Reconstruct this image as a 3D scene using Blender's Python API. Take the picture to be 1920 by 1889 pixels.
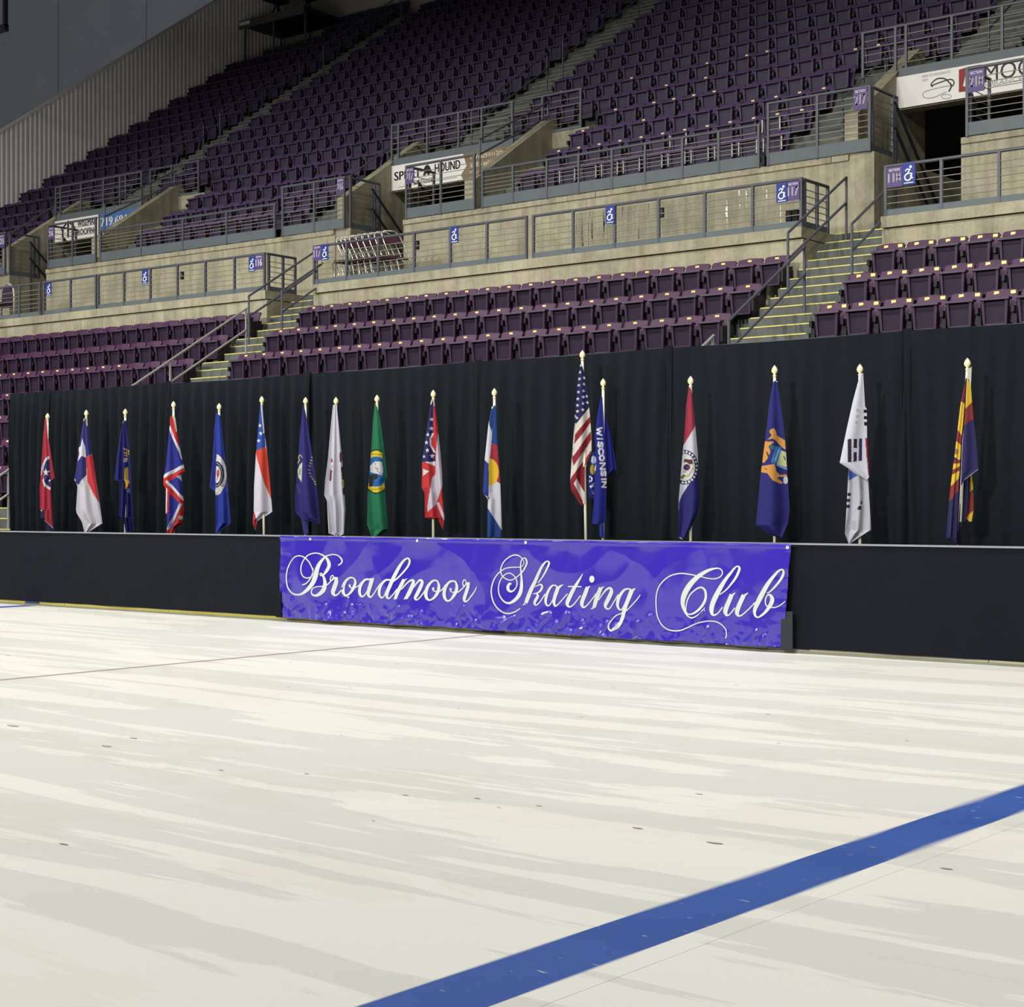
import bpy, bmesh, math, random
import numpy as np
from mathutils import Vector, Matrix, noise

random.seed(7)
for o in list(bpy.data.objects):
    bpy.data.objects.remove(o)
SC = bpy.context.scene
COL = SC.collection

# ------------------------------------------------------------------ camera, world, exposure, lamps
# world axes: X runs along the rink boards (to the right), Y runs from the camera's side of the rink
# towards the stands, Z is up; ice level is z = 0, units are metres
FPX, CX0, CY0, HC = 3119.0, 960.0, 951.0, 1.5
SN, CS = 0.6285, 0.7778                     # camera heading: forward = (-SN, CS)
cam_d = bpy.data.cameras.new('camera')
cam = bpy.data.objects.new('camera', cam_d)
COL.objects.link(cam)
cam.location = (0, 0, HC)
cam.rotation_euler = (math.radians(90), 0, math.asin(SN))
cam_d.sensor_width = 36.0
cam_d.lens = FPX / 1920 * 36.0
cam_d.shift_y = (CY0 - 944.5) / 1920
cam_d.clip_end = 300
SC.camera = cam

SC.view_settings.view_transform = 'Standard'
SC.view_settings.look = 'None'
SC.view_settings.gamma = 1.0
SC.view_settings.use_curve_mapping = False
SC.view_settings.exposure = 0.0

wd = bpy.data.worlds.new('hall')
SC.world = wd
wd.use_nodes = True
wd.node_tree.nodes['Background'].inputs[0].default_value = (0.62, 0.68, 0.80, 1)
wd.node_tree.nodes['Background'].inputs[1].default_value = 0.30

def lamp(x, y, z, w, size=1.7, spread=180, color=(1.0, 0.98, 0.935), tilt=0.0):
    d = bpy.data.lights.new('bay_and_fill_lamp', 'AREA')
    d.shape = 'DISK'
    d.size = size
    d.energy = w
    d.color = color
    d.spread = math.radians(spread)
    o = bpy.data.objects.new('bay_and_fill_lamp', d)
    o.location = (x, y, z)
    o.rotation_euler = (math.radians(tilt), 0, 0)
    COL.objects.link(o)
lamp(-54, 4, 17.0, 520)                          # added unseen lamp that brightens the far end wall
for lx in (-36, -27, -18, -9, 0):
    lamp(lx, 11, 17.0, 1060)                      # over the far half of the ice
    lamp(lx, -3, 17.0, 510)                      # over the near half
    lamp(lx, -15, 14.0, 300, spread=42, tilt=73)   # added unseen fill across the rink, aimed to brighten the lower stands

# ------------------------------------------------------------------ helpers
def lin(r, g, b, a=1.0):
    def f(v):
        v = v / 255.0
        return v / 12.92 if v <= 0.04045 else ((v + 0.055) / 1.055) ** 2.4
    return (f(r), f(g), f(b), a)

def at(px, py, Y):
    """photo pixel -> (X, z) on the vertical plane Y"""
    u = (px - CX0) / FPX
    t = Y / (CS + u * SN)
    return t * (-SN + u * CS), HC + (CY0 - py) * t / FPX

class Frame:
    """a stand's own axes: turned by ph about piv (the left stands curve in slightly)"""
    def __init__(s, piv, ph):
        s.p = piv; s.c = math.cos(ph); s.s = math.sin(ph); s.ph = ph
    def __call__(s, x, y, z=0.0):
        dx, dy = x - s.p[0], y - s.p[1]
        return (s.p[0] + s.c * dx - s.s * dy, s.p[1] + s.s * dx + s.c * dy, z)
FR = Frame((0, 0), 0.0)
FL = Frame((-24.2, 25.2), 0.0288)

def tag(o, label, cat, group=None, kind=None):
    if label: o['label'] = label
    if cat: o['category'] = cat
    if group: o['group'] = group
    if kind: o['kind'] = kind
    return o

def empty(name, loc, rz=0.0):
    o = bpy.data.objects.new(name, None)
    o.empty_display_size = 0.1
    o.location = loc
    o.rotation_euler = (0, 0, rz)
    COL.objects.link(o)
    return o

class MB:
    """mesh builder: collects shapes in world (or any) coordinates"""
    def __init__(s):
        s.v = []; s.f = []
    def add(s, v, f):
        n = len(s.v)
        s.v += [tuple(p) for p in v]
        s.f += [tuple(i + n for i in q) for q in f]
        return s
    def box(s, x0, x1, y0, y1, z0, z1, fr=None):
        g = fr or FR
        v = [g(x, y, z) for z in (z0, z1) for x, y in ((x0, y0), (x1, y0), (x1, y1), (x0, y1))]
        return s.add(v, [(3, 2, 1, 0), (4, 5, 6, 7), (0, 1, 5, 4), (1, 2, 6, 5), (2, 3, 7, 6), (3, 0, 4, 7)])
    def prism_x(s, prof, x0, x1, fr=None):
        """profile of (y, z) points swept along x"""
        g = fr or FR
        n = len(prof)
        v = [g(x0, y, z) for y, z in prof] + [g(x1, y, z) for y, z in prof]
        f = [tuple(range(n))[::-1], tuple(range(n, 2 * n))]
        for i in range(n):
            j = (i + 1) % n
            f.append((i, j, n + j, n + i))
        return s.add(v, f)
    def tube(s, pts, r, n=6, cap=True):
        pts = [Vector(p) for p in pts]
        rings = []
        for i, p in enumerate(pts):
            a = pts[max(i - 1, 0)]; b = pts[min(i + 1, len(pts) - 1)]
            d = (b - a).normalized()
            up = Vector((0, 0, 1)) if abs(d.z) < 0.9 else Vector((0, 1, 0))
            e1 = d.cross(up).normalized(); e2 = d.cross(e1)
            rr = r[i] if isinstance(r, (list, tuple)) else r
            rings.append([p + (e1 * math.cos(2 * math.pi * (k + .5) / n) + e2 * math.sin(2 * math.pi * (k + .5) / n)) * rr for k in range(n)])
        v = [q for R in rings for q in R]
        f = []
        for i in range(len(rings) - 1):
            for k in range(n):
                f.append((i * n + k, i * n + (k + 1) % n, (i + 1) * n + (k + 1) % n, (i + 1) * n + k))
        if cap:
            f.append(tuple(range(n))[::-1]); f.append(tuple(range((len(rings) - 1) * n, len(rings) * n)))
        return s.add(v, f)
    def lathe(s, prof, c, n=12):
        v = []
        for r, z in prof:
            v += [(c[0] + r * math.cos(2 * math.pi * k / n), c[1] + r * math.sin(2 * math.pi * k / n), c[2] + z) for k in range(n)]
        f = []
        for i in range(len(prof) - 1):
            for k in range(n):
                f.append((i * n + k, i * n + (k + 1) % n, (i + 1) * n + (k + 1) % n, (i + 1) * n + k))
        return s.add(v, f)
    def mesh(s, name, mat=None, smooth=False):
        m = bpy.data.meshes.new(name)
        m.from_pydata(s.v, [], s.f)
        m.update()
        bm = bmesh.new(); bm.from_mesh(m)
        bmesh.ops.recalc_face_normals(bm, faces=bm.faces)
        bm.to_mesh(m); bm.free()
        if mat: m.materials.append(mat)
        if smooth:
            for p in m.polygons: p.use_smooth = True
        return m
    def build(s, name, mat, parent=None, smooth=False):
        """world-coordinate mesh as one object; under a parent it keeps its place"""
        o = bpy.data.objects.new(name, s.mesh(name, mat, smooth))
        COL.objects.link(o)
        if parent is not None: adopt(o, parent)
        return o

def wmat(o):
    m = Matrix.LocRotScale(o.location, o.rotation_euler, None)
    return wmat(o.parent) @ o.matrix_parent_inverse @ m if o.parent else m

def adopt(o, parent):
    o.parent = parent
    o.matrix_parent_inverse = wmat(parent).inverted()
    return o

def new_obj(name, mesh, parent=None, loc=(0, 0, 0)):
    """local-coordinate part"""
    o = bpy.data.objects.new(name, mesh)
    o.location = loc
    COL.objects.link(o)
    if parent is not None: o.parent = parent
    return o

ORD = ['', 'first', 'second', 'third', 'fourth', 'fifth', 'sixth', 'seventh', 'eighth', 'ninth', 'tenth', 'eleventh', 'twelfth',
       'thirteenth', 'fourteenth', 'fifteenth', 'sixteenth', 'seventeenth', 'eighteenth', 'nineteenth', 'twentieth', 'twenty-first',
       'twenty-second', 'twenty-third', 'twenty-fourth', 'twenty-fifth', 'twenty-sixth', 'twenty-seventh']

# ------------------------------------------------------------------ materials
def mat(name, col, rough=0.6, metal=0.0, spec=0.4, var=0.0, vscale=3.0, bump=0.0, bscale=40.0, coat=0.0, stretch=(1, 1, 1)):
    m = bpy.data.materials.new(name)
    m.use_nodes = True
    nt = m.node_tree; N = nt.nodes; L = nt.links
    b = N['Principled BSDF']
    b.inputs['Base Color'].default_value = col
    b.inputs['Roughness'].default_value = rough
    b.inputs['Metallic'].default_value = metal
    b.inputs['Specular IOR Level'].default_value = spec
    if coat: b.inputs['Coat Weight'].default_value = coat
    if var or bump:
        tc = N.new('ShaderNodeTexCoord')
        mp = N.new('ShaderNodeMapping'); mp.inputs['Scale'].default_value = stretch
        L.new(tc.outputs['Object'], mp.inputs['Vector'])
    if var:
        nz = N.new('ShaderNodeTexNoise'); nz.inputs['Scale'].default_value = vscale; nz.inputs['Detail'].default_value = 5; nz.inputs['Roughness'].default_value = 0.65
        L.new(mp.outputs[0], nz.inputs['Vector'])
        rp = N.new('ShaderNodeValToRGB')
        lo = tuple(c * (1 - var) for c in col[:3]) + (1,); hi = tuple(min(1, c * (1 + var)) for c in col[:3]) + (1,)
        rp.color_ramp.elements[0].position = 0.3; rp.color_ramp.elements[1].position = 0.7
        rp.color_ramp.elements[0].color = lo; rp.color_ramp.elements[1].color = hi
        L.new(nz.outputs['Fac'], rp.inputs[0]); L.new(rp.outputs[0], b.inputs['Base Color'])
    if bump:
        n2 = N.new('ShaderNodeTexNoise'); n2.inputs['Scale'].default_value = bscale; n2.inputs['Detail'].default_value = 3
        L.new(mp.outputs[0], n2.inputs['Vector'])
        bp = N.new('ShaderNodeBump'); bp.inputs['Strength'].default_value = bump; bp.inputs['Distance'].default_value = 0.02
        L.new(n2.outputs['Fac'], bp.inputs['Height']); L.new(bp.outputs[0], b.inputs['Normal'])
    return m

def concrete(name, col, dark=0.66):
    """cast concrete: broad blotches, pores and faint vertical run-off streaks"""
    m = bpy.data.materials.new(name); m.use_nodes = True
    nt = m.node_tree; N = nt.nodes; L = nt.links
    b = N['Principled BSDF']; b.inputs['Roughness'].default_value = 0.8; b.inputs['Specular IOR Level'].default_value = 0.25
    tc = N.new('ShaderNodeTexCoord')
    def nz(sc, stretch, det=5):
        mp = N.new('ShaderNodeMapping'); mp.inputs['Scale'].default_value = stretch
        L.new(tc.outputs['Object'], mp.inputs['Vector'])
        t = N.new('ShaderNodeTexNoise'); t.inputs['Scale'].default_value = sc; t.inputs['Detail'].default_value = det; t.inputs['Roughness'].default_value = 0.7
        L.new(mp.outputs[0], t.inputs['Vector'])
        return t
    def ramp(src, p0, c0, p1, c1):
        r = N.new('ShaderNodeValToRGB')
        r.color_ramp.elements[0].position = p0; r.color_ramp.elements[1].position = p1
        r.color_ramp.elements[0].color = c0; r.color_ramp.elements[1].color = c1
        L.new(src.outputs['Fac'], r.inputs[0]); return r
    g = lambda v: (v, v, v, 1)
    a = ramp(nz(1.6, (1, 1, 1)), 0.32, tuple(c * dark for c in col[:3]) + (1,), 0.62, col)
    s = ramp(nz(3.5, (1.6, 1.6, 0.12), 4), 0.36, g(0.66), 0.56, g(1.0))
    p = ramp(nz(42, (1, 1, 1), 2), 0.31, g(0.60), 0.40, g(1.0))
    prev = a.outputs[0]
    for r in (s, p):
        mx = N.new('ShaderNodeMixRGB'); mx.blend_type = 'MULTIPLY'; mx.inputs[0].default_value = 0.75
        L.new(prev, mx.inputs[1]); L.new(r.outputs[0], mx.inputs[2]); prev = mx.outputs[0]
    L.new(prev, b.inputs['Base Color'])
    bp = N.new('ShaderNodeBump'); bp.inputs['Strength'].default_value = 0.25; bp.inputs['Distance'].default_value = 0.01
    n3 = nz(30, (1, 1, 1), 3)
    L.new(n3.outputs['Fac'], bp.inputs['Height']); L.new(bp.outputs[0], b.inputs['Normal'])
    return m

M = {}
M['conc'] = concrete('cast_concrete', lin(176, 169, 144))
M['conc_tread'] = concrete('concrete_tread', lin(104, 108, 104))
M['tunnel'] = mat('tunnel_shade', lin(26, 25, 30), 0.9)  # near-black colour stands in for the shade inside the openings
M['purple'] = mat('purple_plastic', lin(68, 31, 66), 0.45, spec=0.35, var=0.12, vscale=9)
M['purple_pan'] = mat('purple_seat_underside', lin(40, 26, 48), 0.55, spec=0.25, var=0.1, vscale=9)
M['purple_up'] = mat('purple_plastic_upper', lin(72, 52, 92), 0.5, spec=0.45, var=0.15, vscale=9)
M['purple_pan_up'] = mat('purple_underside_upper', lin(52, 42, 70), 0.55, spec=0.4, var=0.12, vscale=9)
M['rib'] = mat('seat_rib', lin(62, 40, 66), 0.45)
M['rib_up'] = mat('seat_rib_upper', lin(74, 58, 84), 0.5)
M['standard'] = mat('dark_seat_standard', lin(18, 14, 24), 0.5)
M['gold'] = mat('gold_number_plate', lin(246, 222, 130), 0.35, metal=0.0, spec=0.8)
M['bracket'] = mat('bright_bracket', lin(215, 215, 210), 0.3, metal=0.3)
M['rail'] = mat('grey_painted_steel', lin(84, 86, 94), 0.42, spec=0.5)
M['rail_light'] = mat('worn_steel_rail', lin(168, 166, 162), 0.35, metal=0.2, spec=0.6)
M['plate'] = mat('grey_steel_plate', lin(92, 101, 105), 0.5, spec=0.4, var=0.08, vscale=2)
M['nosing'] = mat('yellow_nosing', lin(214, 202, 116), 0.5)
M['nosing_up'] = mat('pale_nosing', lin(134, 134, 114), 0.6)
M['black_cloth'] = mat('black_skirting_cloth', lin(15, 19, 28), 0.85, spec=0.2, var=0.12, vscale=6, bump=0.1, bscale=200)
M['drape'] = mat('black_drape', lin(18, 23, 29), 0.9, spec=0.15, var=0.1, vscale=5, bump=0.08, bscale=250)
M['cap'] = mat('board_cap', lin(150, 152, 158), 0.4)
M['kick'] = mat('yellow_kick_plate', lin(206, 192, 98), 0.5, var=0.25, vscale=1.2, stretch=(1, 1, 1))
M['kick_blue'] = mat('blue_kick_mark', lin(50, 78, 120), 0.5)
M['kick_black'] = mat('black_kick_mark', lin(16, 14, 20), 0.5)
M['white'] = mat('white_print', lin(236, 236, 232), 0.5)
M['black'] = mat('black_paint', lin(14, 14, 18), 0.5)
M['sign_blue'] = mat('blue_sign', lin(34, 54, 138), 0.4)
M['sign_purple'] = mat('purple_sign', lin(84, 68, 118), 0.4)
M['sign_pale'] = mat('pale_sign_lettering', lin(244, 238, 250), 0.5)
M['ban_white'] = mat('white_banner_vinyl', lin(232, 229, 222), 0.5, var=0.05, vscale=2)
M['ban_brown'] = mat('brown_banner_vinyl', lin(128, 108, 80), 0.5, var=0.1, vscale=3)
M['ban_blue'] = mat('blue_banner_vinyl', lin(70, 106, 160), 0.5, var=0.08, vscale=3)
M['ban_red'] = mat('dark_red_print', lin(132, 22, 36), 0.5)
M['grey_print'] = mat('grey_print', lin(150, 148, 146), 0.5)
M['cream_print'] = mat('cream_print', lin(236, 226, 200), 0.5)
M['corr'] = mat('corrugated_cladding', lin(246, 243, 238), 0.6, var=0.06, vscale=0.6)
M['wall_grey'] = mat('grey_insulated_wall', lin(232, 232, 232), 0.9, var=0.06, vscale=0.5)
M['wall_pale'] = mat('pale_rear_wall', lin(178, 172, 162), 0.85)
M['ceil'] = mat('ceiling_grey', lin(92, 94, 98), 0.9)
M['pole'] = mat('cream_flag_pole', lin(226, 222, 200), 0.35, spec=0.5)
M['finial'] = mat('gilded_finial', lin(252, 240, 186), 0.28, metal=0.0, spec=0.8)
M['plum'] = mat('plum_upholstery', lin(52, 34, 58), 0.7)
M['chrome'] = mat('chrome_tube', lin(212, 212, 206), 0.22, metal=0.7)
M['bar'] = mat('thin_rail_bar', lin(138, 134, 120), 0.45)
M['maroon'] = mat('maroon_pad', lin(70, 36, 50), 0.6)
M['dark_metal'] = mat('dark_metal', lin(34, 36, 44), 0.5)
M['red'] = mat('red_plastic', lin(190, 60, 50), 0.45)
M['banner_text'] = mat('white_vinyl_lettering', lin(208, 212, 206), 0.35, spec=0.4)
# ------------------------------------------------------------------ the ice
def ice_nodes(m):
    """warm white ice with damp grey resurfacing streaks that run along the rink; returns tree, bsdf, colour socket, coordinates"""
    m.use_nodes = True
    nt = m.node_tree; N = nt.nodes; L = nt.links
    b = N['Principled BSDF']
    b.inputs['Roughness'].default_value = 0.55
    b.inputs['Specular IOR Level'].default_value = 0.22
    g = N.new('ShaderNodeNewGeometry')
    def nz(sc, stretch, det, dist=0.0, off=(0, 0, 0), rough=0.55):
        mp = N.new('ShaderNodeMapping'); mp.inputs['Scale'].default_value = stretch; mp.inputs['Location'].default_value = off
        L.new(g.outputs['Position'], mp.inputs['Vector'])
        t = N.new('ShaderNodeTexNoise'); t.inputs['Scale'].default_value = sc; t.inputs['Detail'].default_value = det
        t.inputs['Roughness'].default_value = rough; t.inputs['Distortion'].default_value = dist
        L.new(mp.outputs[0], t.inputs['Vector']); return t
    def ramp(t, pts):
        r = N.new('ShaderNodeValToRGB'); e = r.color_ramp.elements
        while len(e) < len(pts): e.new(0.5)
        for i, (p, c) in enumerate(pts): e[i].position = p; e[i].color = c
        L.new(t.outputs['Fac'], r.inputs[0]); return r
    A, B, D = lin(228, 227, 219), lin(214, 213, 206), lin(219, 218, 211)
    w = ramp(nz(1.0, (0.095, 0.85, 1), 9, 0.35, (3, 1, 0), 0.60), [(0.440, A), (0.447, B), (0.535, B), (0.542, A)])
    w2 = ramp(nz(1.0, (0.22, 0.6, 1), 9, 0.5, (9, 4, 0), 0.64), [(0.0, (1, 1, 1, 1)), (0.535, (1, 1, 1, 1)), (0.542, (0.968, 0.960, 0.952, 1)), (0.66, (0.985, 0.978, 0.972, 1))])
    sc = ramp(nz(1.0, (0.22, 26, 1), 2, 0.35, (1, 7, 0)), [(0.0, (1, 1, 1, 1)), (0.725, (1, 1, 1, 1)), (0.745, (0.93, 0.925, 0.91, 1))])
    fr = ramp(nz(60, (0.8, 1.0, 1), 2, 0.0, (0, 0, 0), 0.6), [(0.3, (0.975, 0.975, 0.975, 1)), (0.7, (1.0, 1.0, 1.0, 1))])
    prev = w.outputs[0]
    for r in (w2, sc, fr):
        mx = N.new('ShaderNodeMixRGB'); mx.blend_type = 'MULTIPLY'; mx.inputs[0].default_value = 1
        L.new(prev, mx.inputs[1]); L.new(r.outputs[0], mx.inputs[2]); prev = mx.outputs[0]
    t = nz(14, (0.4, 1.6, 1), 4)
    bp = N.new('ShaderNodeBump'); bp.inputs['Strength'].default_value = 0.05; bp.inputs['Distance'].default_value = 0.01
    L.new(t.outputs['Fac'], bp.inputs['Height']); L.new(bp.outputs[0], b.inputs['Normal'])
    return nt, b, prev, g

M['ice'] = bpy.data.materials.new('ice')
nt, b, s, g = ice_nodes(M['ice'])
nt.links.new(s, b.inputs['Base Color'])

def ice_line(name, xc, half, col, soft=0.05, strength=1.0):
    """paint under the ice: the stripe's edge fades in and out where frost covers it"""
    m = bpy.data.materials.new(name)
    nt, b, s, g = ice_nodes(m); N = nt.nodes; L = nt.links
    sp = N.new('ShaderNodeSeparateXYZ'); L.new(g.outputs['Position'], sp.inputs[0])
    def mth(op, a, bb=None, c=None):
        q = N.new('ShaderNodeMath'); q.operation = op
        for i, v in enumerate((a, bb, c)):
            if v is None: continue
            if isinstance(v, (int, float)): q.inputs[i].default_value = v
            else: L.new(v, q.inputs[i])
        return q.outputs[0]
    d = mth('ABSOLUTE', mth('SUBTRACT', sp.outputs[0], xc))
    t = N.new('ShaderNodeTexNoise'); t.inputs['Scale'].default_value = 0.9; t.inputs['Detail'].default_value = 1
    L.new(g.outputs['Position'], t.inputs['Vector'])
    width = mth('MULTIPLY_ADD', mth('MAXIMUM', mth('SUBTRACT', t.outputs['Fac'], 0.42), 0.0), soft * 5.0, 0.004)
    f = mth('DIVIDE', mth('SUBTRACT', half, d), width)
    f = mth('MINIMUM', mth('MAXIMUM', mth('ADD', f, 0.5), 0.0), 1.0)
    fs = N.new('ShaderNodeMath'); fs.operation = 'SMOOTH_MIN'
    n2 = N.new('ShaderNodeTexNoise'); n2.inputs['Scale'].default_value = 30; n2.inputs['Detail'].default_value = 4
    mp = N.new('ShaderNodeMapping'); mp.inputs['Scale'].default_value = (0.35, 1.2, 1)
    L.new(g.outputs['Position'], mp.inputs['Vector']); L.new(mp.outputs[0], n2.inputs['Vector'])
    fleck = N.new('ShaderNodeValToRGB')
    fleck.color_ramp.elements[0].position = 0.67; fleck.color_ramp.elements[0].color = (0, 0, 0, 1)
    fleck.color_ramp.elements[1].position = 0.74; fleck.color_ramp.elements[1].color = (0.55, 0.55, 0.55, 1)
    L.new(n2.outputs['Fac'], fleck.inputs[0])
    f = mth('MULTIPLY', f, mth('SUBTRACT', strength, fleck.outputs[0]))
    tone = N.new('ShaderNodeMixRGB'); tone.inputs[1].default_value = col
    tone.inputs[2].default_value = tuple(min(1, c * 1.5 + 0.02) for c in col[:3]) + (1,)
    L.new(t.outputs['Fac'], tone.inputs[0])
    mx = N.new('ShaderNodeMixRGB'); L.new(f, mx.inputs[0]); L.new(s, mx.inputs[1]); L.new(tone.outputs[0], mx.inputs[2])
    L.new(mx.outputs[0], b.inputs['Base Color'])
    return m

floor = MB().box(-75, 25, -22, 15.16, -0.25, 0.0).build('floor', M['ice'])
tag(floor, 'white rink ice with damp grey resurfacing streaks', None, None, 'structure')
for nm, xc, half, col, st, lb in (('blue_line', -3.345, 0.155, lin(42, 74, 142), 1.0, 'broad blue line painted under the near ice'),
                                  ('blue_line', -21.6, 0.155, lin(52, 62, 140), 1.0, 'far blue line at the left edge'),
                                  ('centre_line', -12.5, 0.045, lin(112, 76, 80), 0.7, 'thin red brown centre line')):
    o = MB().add([(xc - half - 0.12, -21.9, 0.0006), (xc + half + 0.12, -21.9, 0.0006), (xc + half + 0.12, 15.08, 0.0006), (xc - half - 0.12, 15.08, 0.0006)], [(0, 1, 2, 3)]).build(nm, ice_line(nm, xc, half, col, 0.05 if half > .1 else .02, st), floor)
    o['label'] = lb
# dark chips and gouges scattered on the ice, too many and small to count
mk = MB()
rr = random.Random(5)
for px, py, w in [(1340, 1582, 30), (895, 1498, 16), (1010, 1512, 14), (655, 1290, 8), (1195, 1554, 22), (415, 1445, 14), (575, 1452, 12), (250, 1385, 18), (745, 1245, 8),
                  (1150, 1290, 8), (1440, 1340, 12), (1310, 1490, 16), (1775, 1630, 24), (120, 1584, 22), (25, 1362, 30), (640, 1380, 8), (1460, 1395, 9), (1090, 1345, 8),
                  (545, 1243, 8), (15, 1230, 12), (1205, 1340, 7), (700, 1540, 9), (1180, 1270, 8), (860, 1330, 7), (540, 1290, 7), (1700, 1390, 10), (760, 1492, 14), (200, 1400, 26), (935, 1515, 10), (1380, 1285, 8)]:
    u = (px - CX0) / FPX; Z = FPX * HC / (py - CY0)
    X, Y = Z * (-SN + u * CS), Z * (CS + u * SN)
    a = w * Z / FPX * 0.62
    n = 9
    ring = [(X + a * math.cos(2 * math.pi * k / n) * rr.uniform(.8, 1.1), Y + a * 0.34 * math.sin(2 * math.pi * k / n) * rr.uniform(.7, 1.1), 0.0035) for k in range(n)]
    mk.add(ring + [(X, Y, 0.006)], [(k, (k + 1) % n, n) for k in range(n)])
o = mk.build('ice_chips', mat('grey_ice_chip', lin(184, 181, 170), 0.7), floor)
tag(o, None, None, None, 'stuff')
# concrete apron behind the boards
o = MB().box(-75, 25, 15.30, 50, -0.25, -0.005).build('apron_floor', M['conc_tread'])
tag(o, 'grey concrete apron behind the rink boards', None, None, 'structure')

# ------------------------------------------------------------------ dasher boards, cloth skirted
YB = 15.1
boards = empty('rink_boards', (-15, YB, 0))
tag(boards, 'long low rink boards skirted in plain black cloth', 'boards')
MB().box(-40, 5, YB + 0.03, YB + 0.13, 0.0, 1.10).build('board_core', M['dark_metal'], boards)
def cloth_strip(x0, x1, z0a, z0b, seed):
    """skirting cloth: hangs almost flat, with slight slack"""
    n = max(4, int((x1 - x0) / 0.12)); m = 8
    mb = MB(); v = []; f = []
    for i in range(n + 1):
        x = x0 + (x1 - x0) * i / n
        zb = z0a + (z0b - z0a) * i / n + 0.006 * noise.noise((x * 2.3, seed, 0))
        for j in range(m + 1):
            t = j / m
            y = YB + 0.002 - 0.012 * (1 - t) * (0.5 + noise.noise((x * 0.9, t * 1.3, seed))) - 0.004 * noise.noise((x * 3, t * 2, seed + 4))
            v.append((x, y, zb + (1.118 - zb) * t))
    for i in range(n):
        for j in range(m):
            a = i * (m + 1) + j
            f.append((a, a + m + 1, a + m + 2, a + 1))
    mb.add(v, f)
    return mb
for i, (x0, x1) in enumerate([(-40, -28.4), (-28.4, -16.2), (-16.2, -8.3), (-8.3, 5)]):
    cloth_strip(x0, x1, 0.066 if i < 2 else 0.05, 0.062 if i < 2 else 0.042, i * 3.1).build('skirting_cloth', M['black_cloth'], boards, True)
MB().box(-40, 5, YB - 0.012, YB + 0.15, 1.112, 1.128).build('cap_rail', M['cap'], boards)
kick_y = mat('yellow_kick_plate_frosted', lin(196, 184, 96), 0.5, var=0.2, vscale=0.7)
for i, x0 in enumerate([-40, -37.6, -35.2, -32.8, -30.4, -28, -25.6, -23.2, -20.8, -18.4, -16.0, -13.6, -11.2, -8.8, -6.4, -4.0, -1.6, 0.8, 3.2]):
    o = MB().box(x0 + 0.004, min(x0 + 2.396, 5), YB + 0.012, YB + 0.029, 0.022, 0.10).build('kick_plate', kick_y if x0 < -11.5 else mat_pale if x0 > -11.3 and 'mat_pale' in globals() else kick_y, boards)
    if x0 > -11.3:
        if 'mat_pale' not in globals():
            mat_pale = mat('pale_kick_plate_frosted', lin(196, 192, 164), 0.55, var=0.12, vscale=1.5)
        o.data.materials[0] = mat_pale
MB().box(-40, 5, YB - 0.012, YB + 0.03, 0.0, 0.024).build('base_shadow_strip', mat('grey_base_shadow', lin(128, 128, 112), 0.6, var=.1, vscale=3), boards)  # grey strip puts the shadow along the ice edge into colour
MB().box(-21.78, -21.42, YB + 0.006, YB + 0.013, 0.03, 0.085).build('blue_mark', M['kick_blue'], boards)
MB().box(-12.66, -12.32, YB + 0.006, YB + 0.013, 0.03, 0.080).build('black_mark', M['kick_black'], boards)

# ------------------------------------------------------------------ vinyl club banner with script lettering
BX0, BX1, BZ0, BZ1, BY = -16.04, -8.46, 0.055, 1.122, 15.05
def fbm(p, o=3):
    a = 0; w = 1
    for _ in range(o):
        a += w * noise.noise(p); p = (p[0] * 2.1 + 3, p[1] * 2.1 + 1, p[2] + 7); w *= 0.5
    return a
_cr = random.Random(21)
CREASE = []
for _i in range(40):
    _x = _cr.uniform(BX0 + .15, BX1 - .25); _z = BZ0 + abs(_cr.gauss(0.03, 0.09)); _a = _cr.choice([_cr.uniform(-.5, .5), _cr.uniform(.7, 1.5), _cr.uniform(-1.4, -.8)]); _l = _cr.uniform(0.05, 0.20)
    CREASE.append((_x, _z, _x + _l * math.cos(_a), _z + abs(_l * math.sin(_a)), _cr.uniform(.014, .030), _cr.uniform(.030, .055)))
def crease(x, z):
    h = 0.0
    for x1, z1, x2, z2, hh, w in CREASE:
        if abs(x - x1) > 0.26 or z > z2 + 0.05: continue
        dx, dz = x2 - x1, z2 - z1
        t = max(0.0, min(1.0, ((x - x1) * dx + (z - z1) * dz) / (dx * dx + dz * dz)))
        d = math.hypot(x - x1 - t * dx, z - z1 - t * dz)
        if d < w: h = max(h, hh * (0.5 + 0.5 * math.cos(math.pi * d / w)))
    return h
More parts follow.
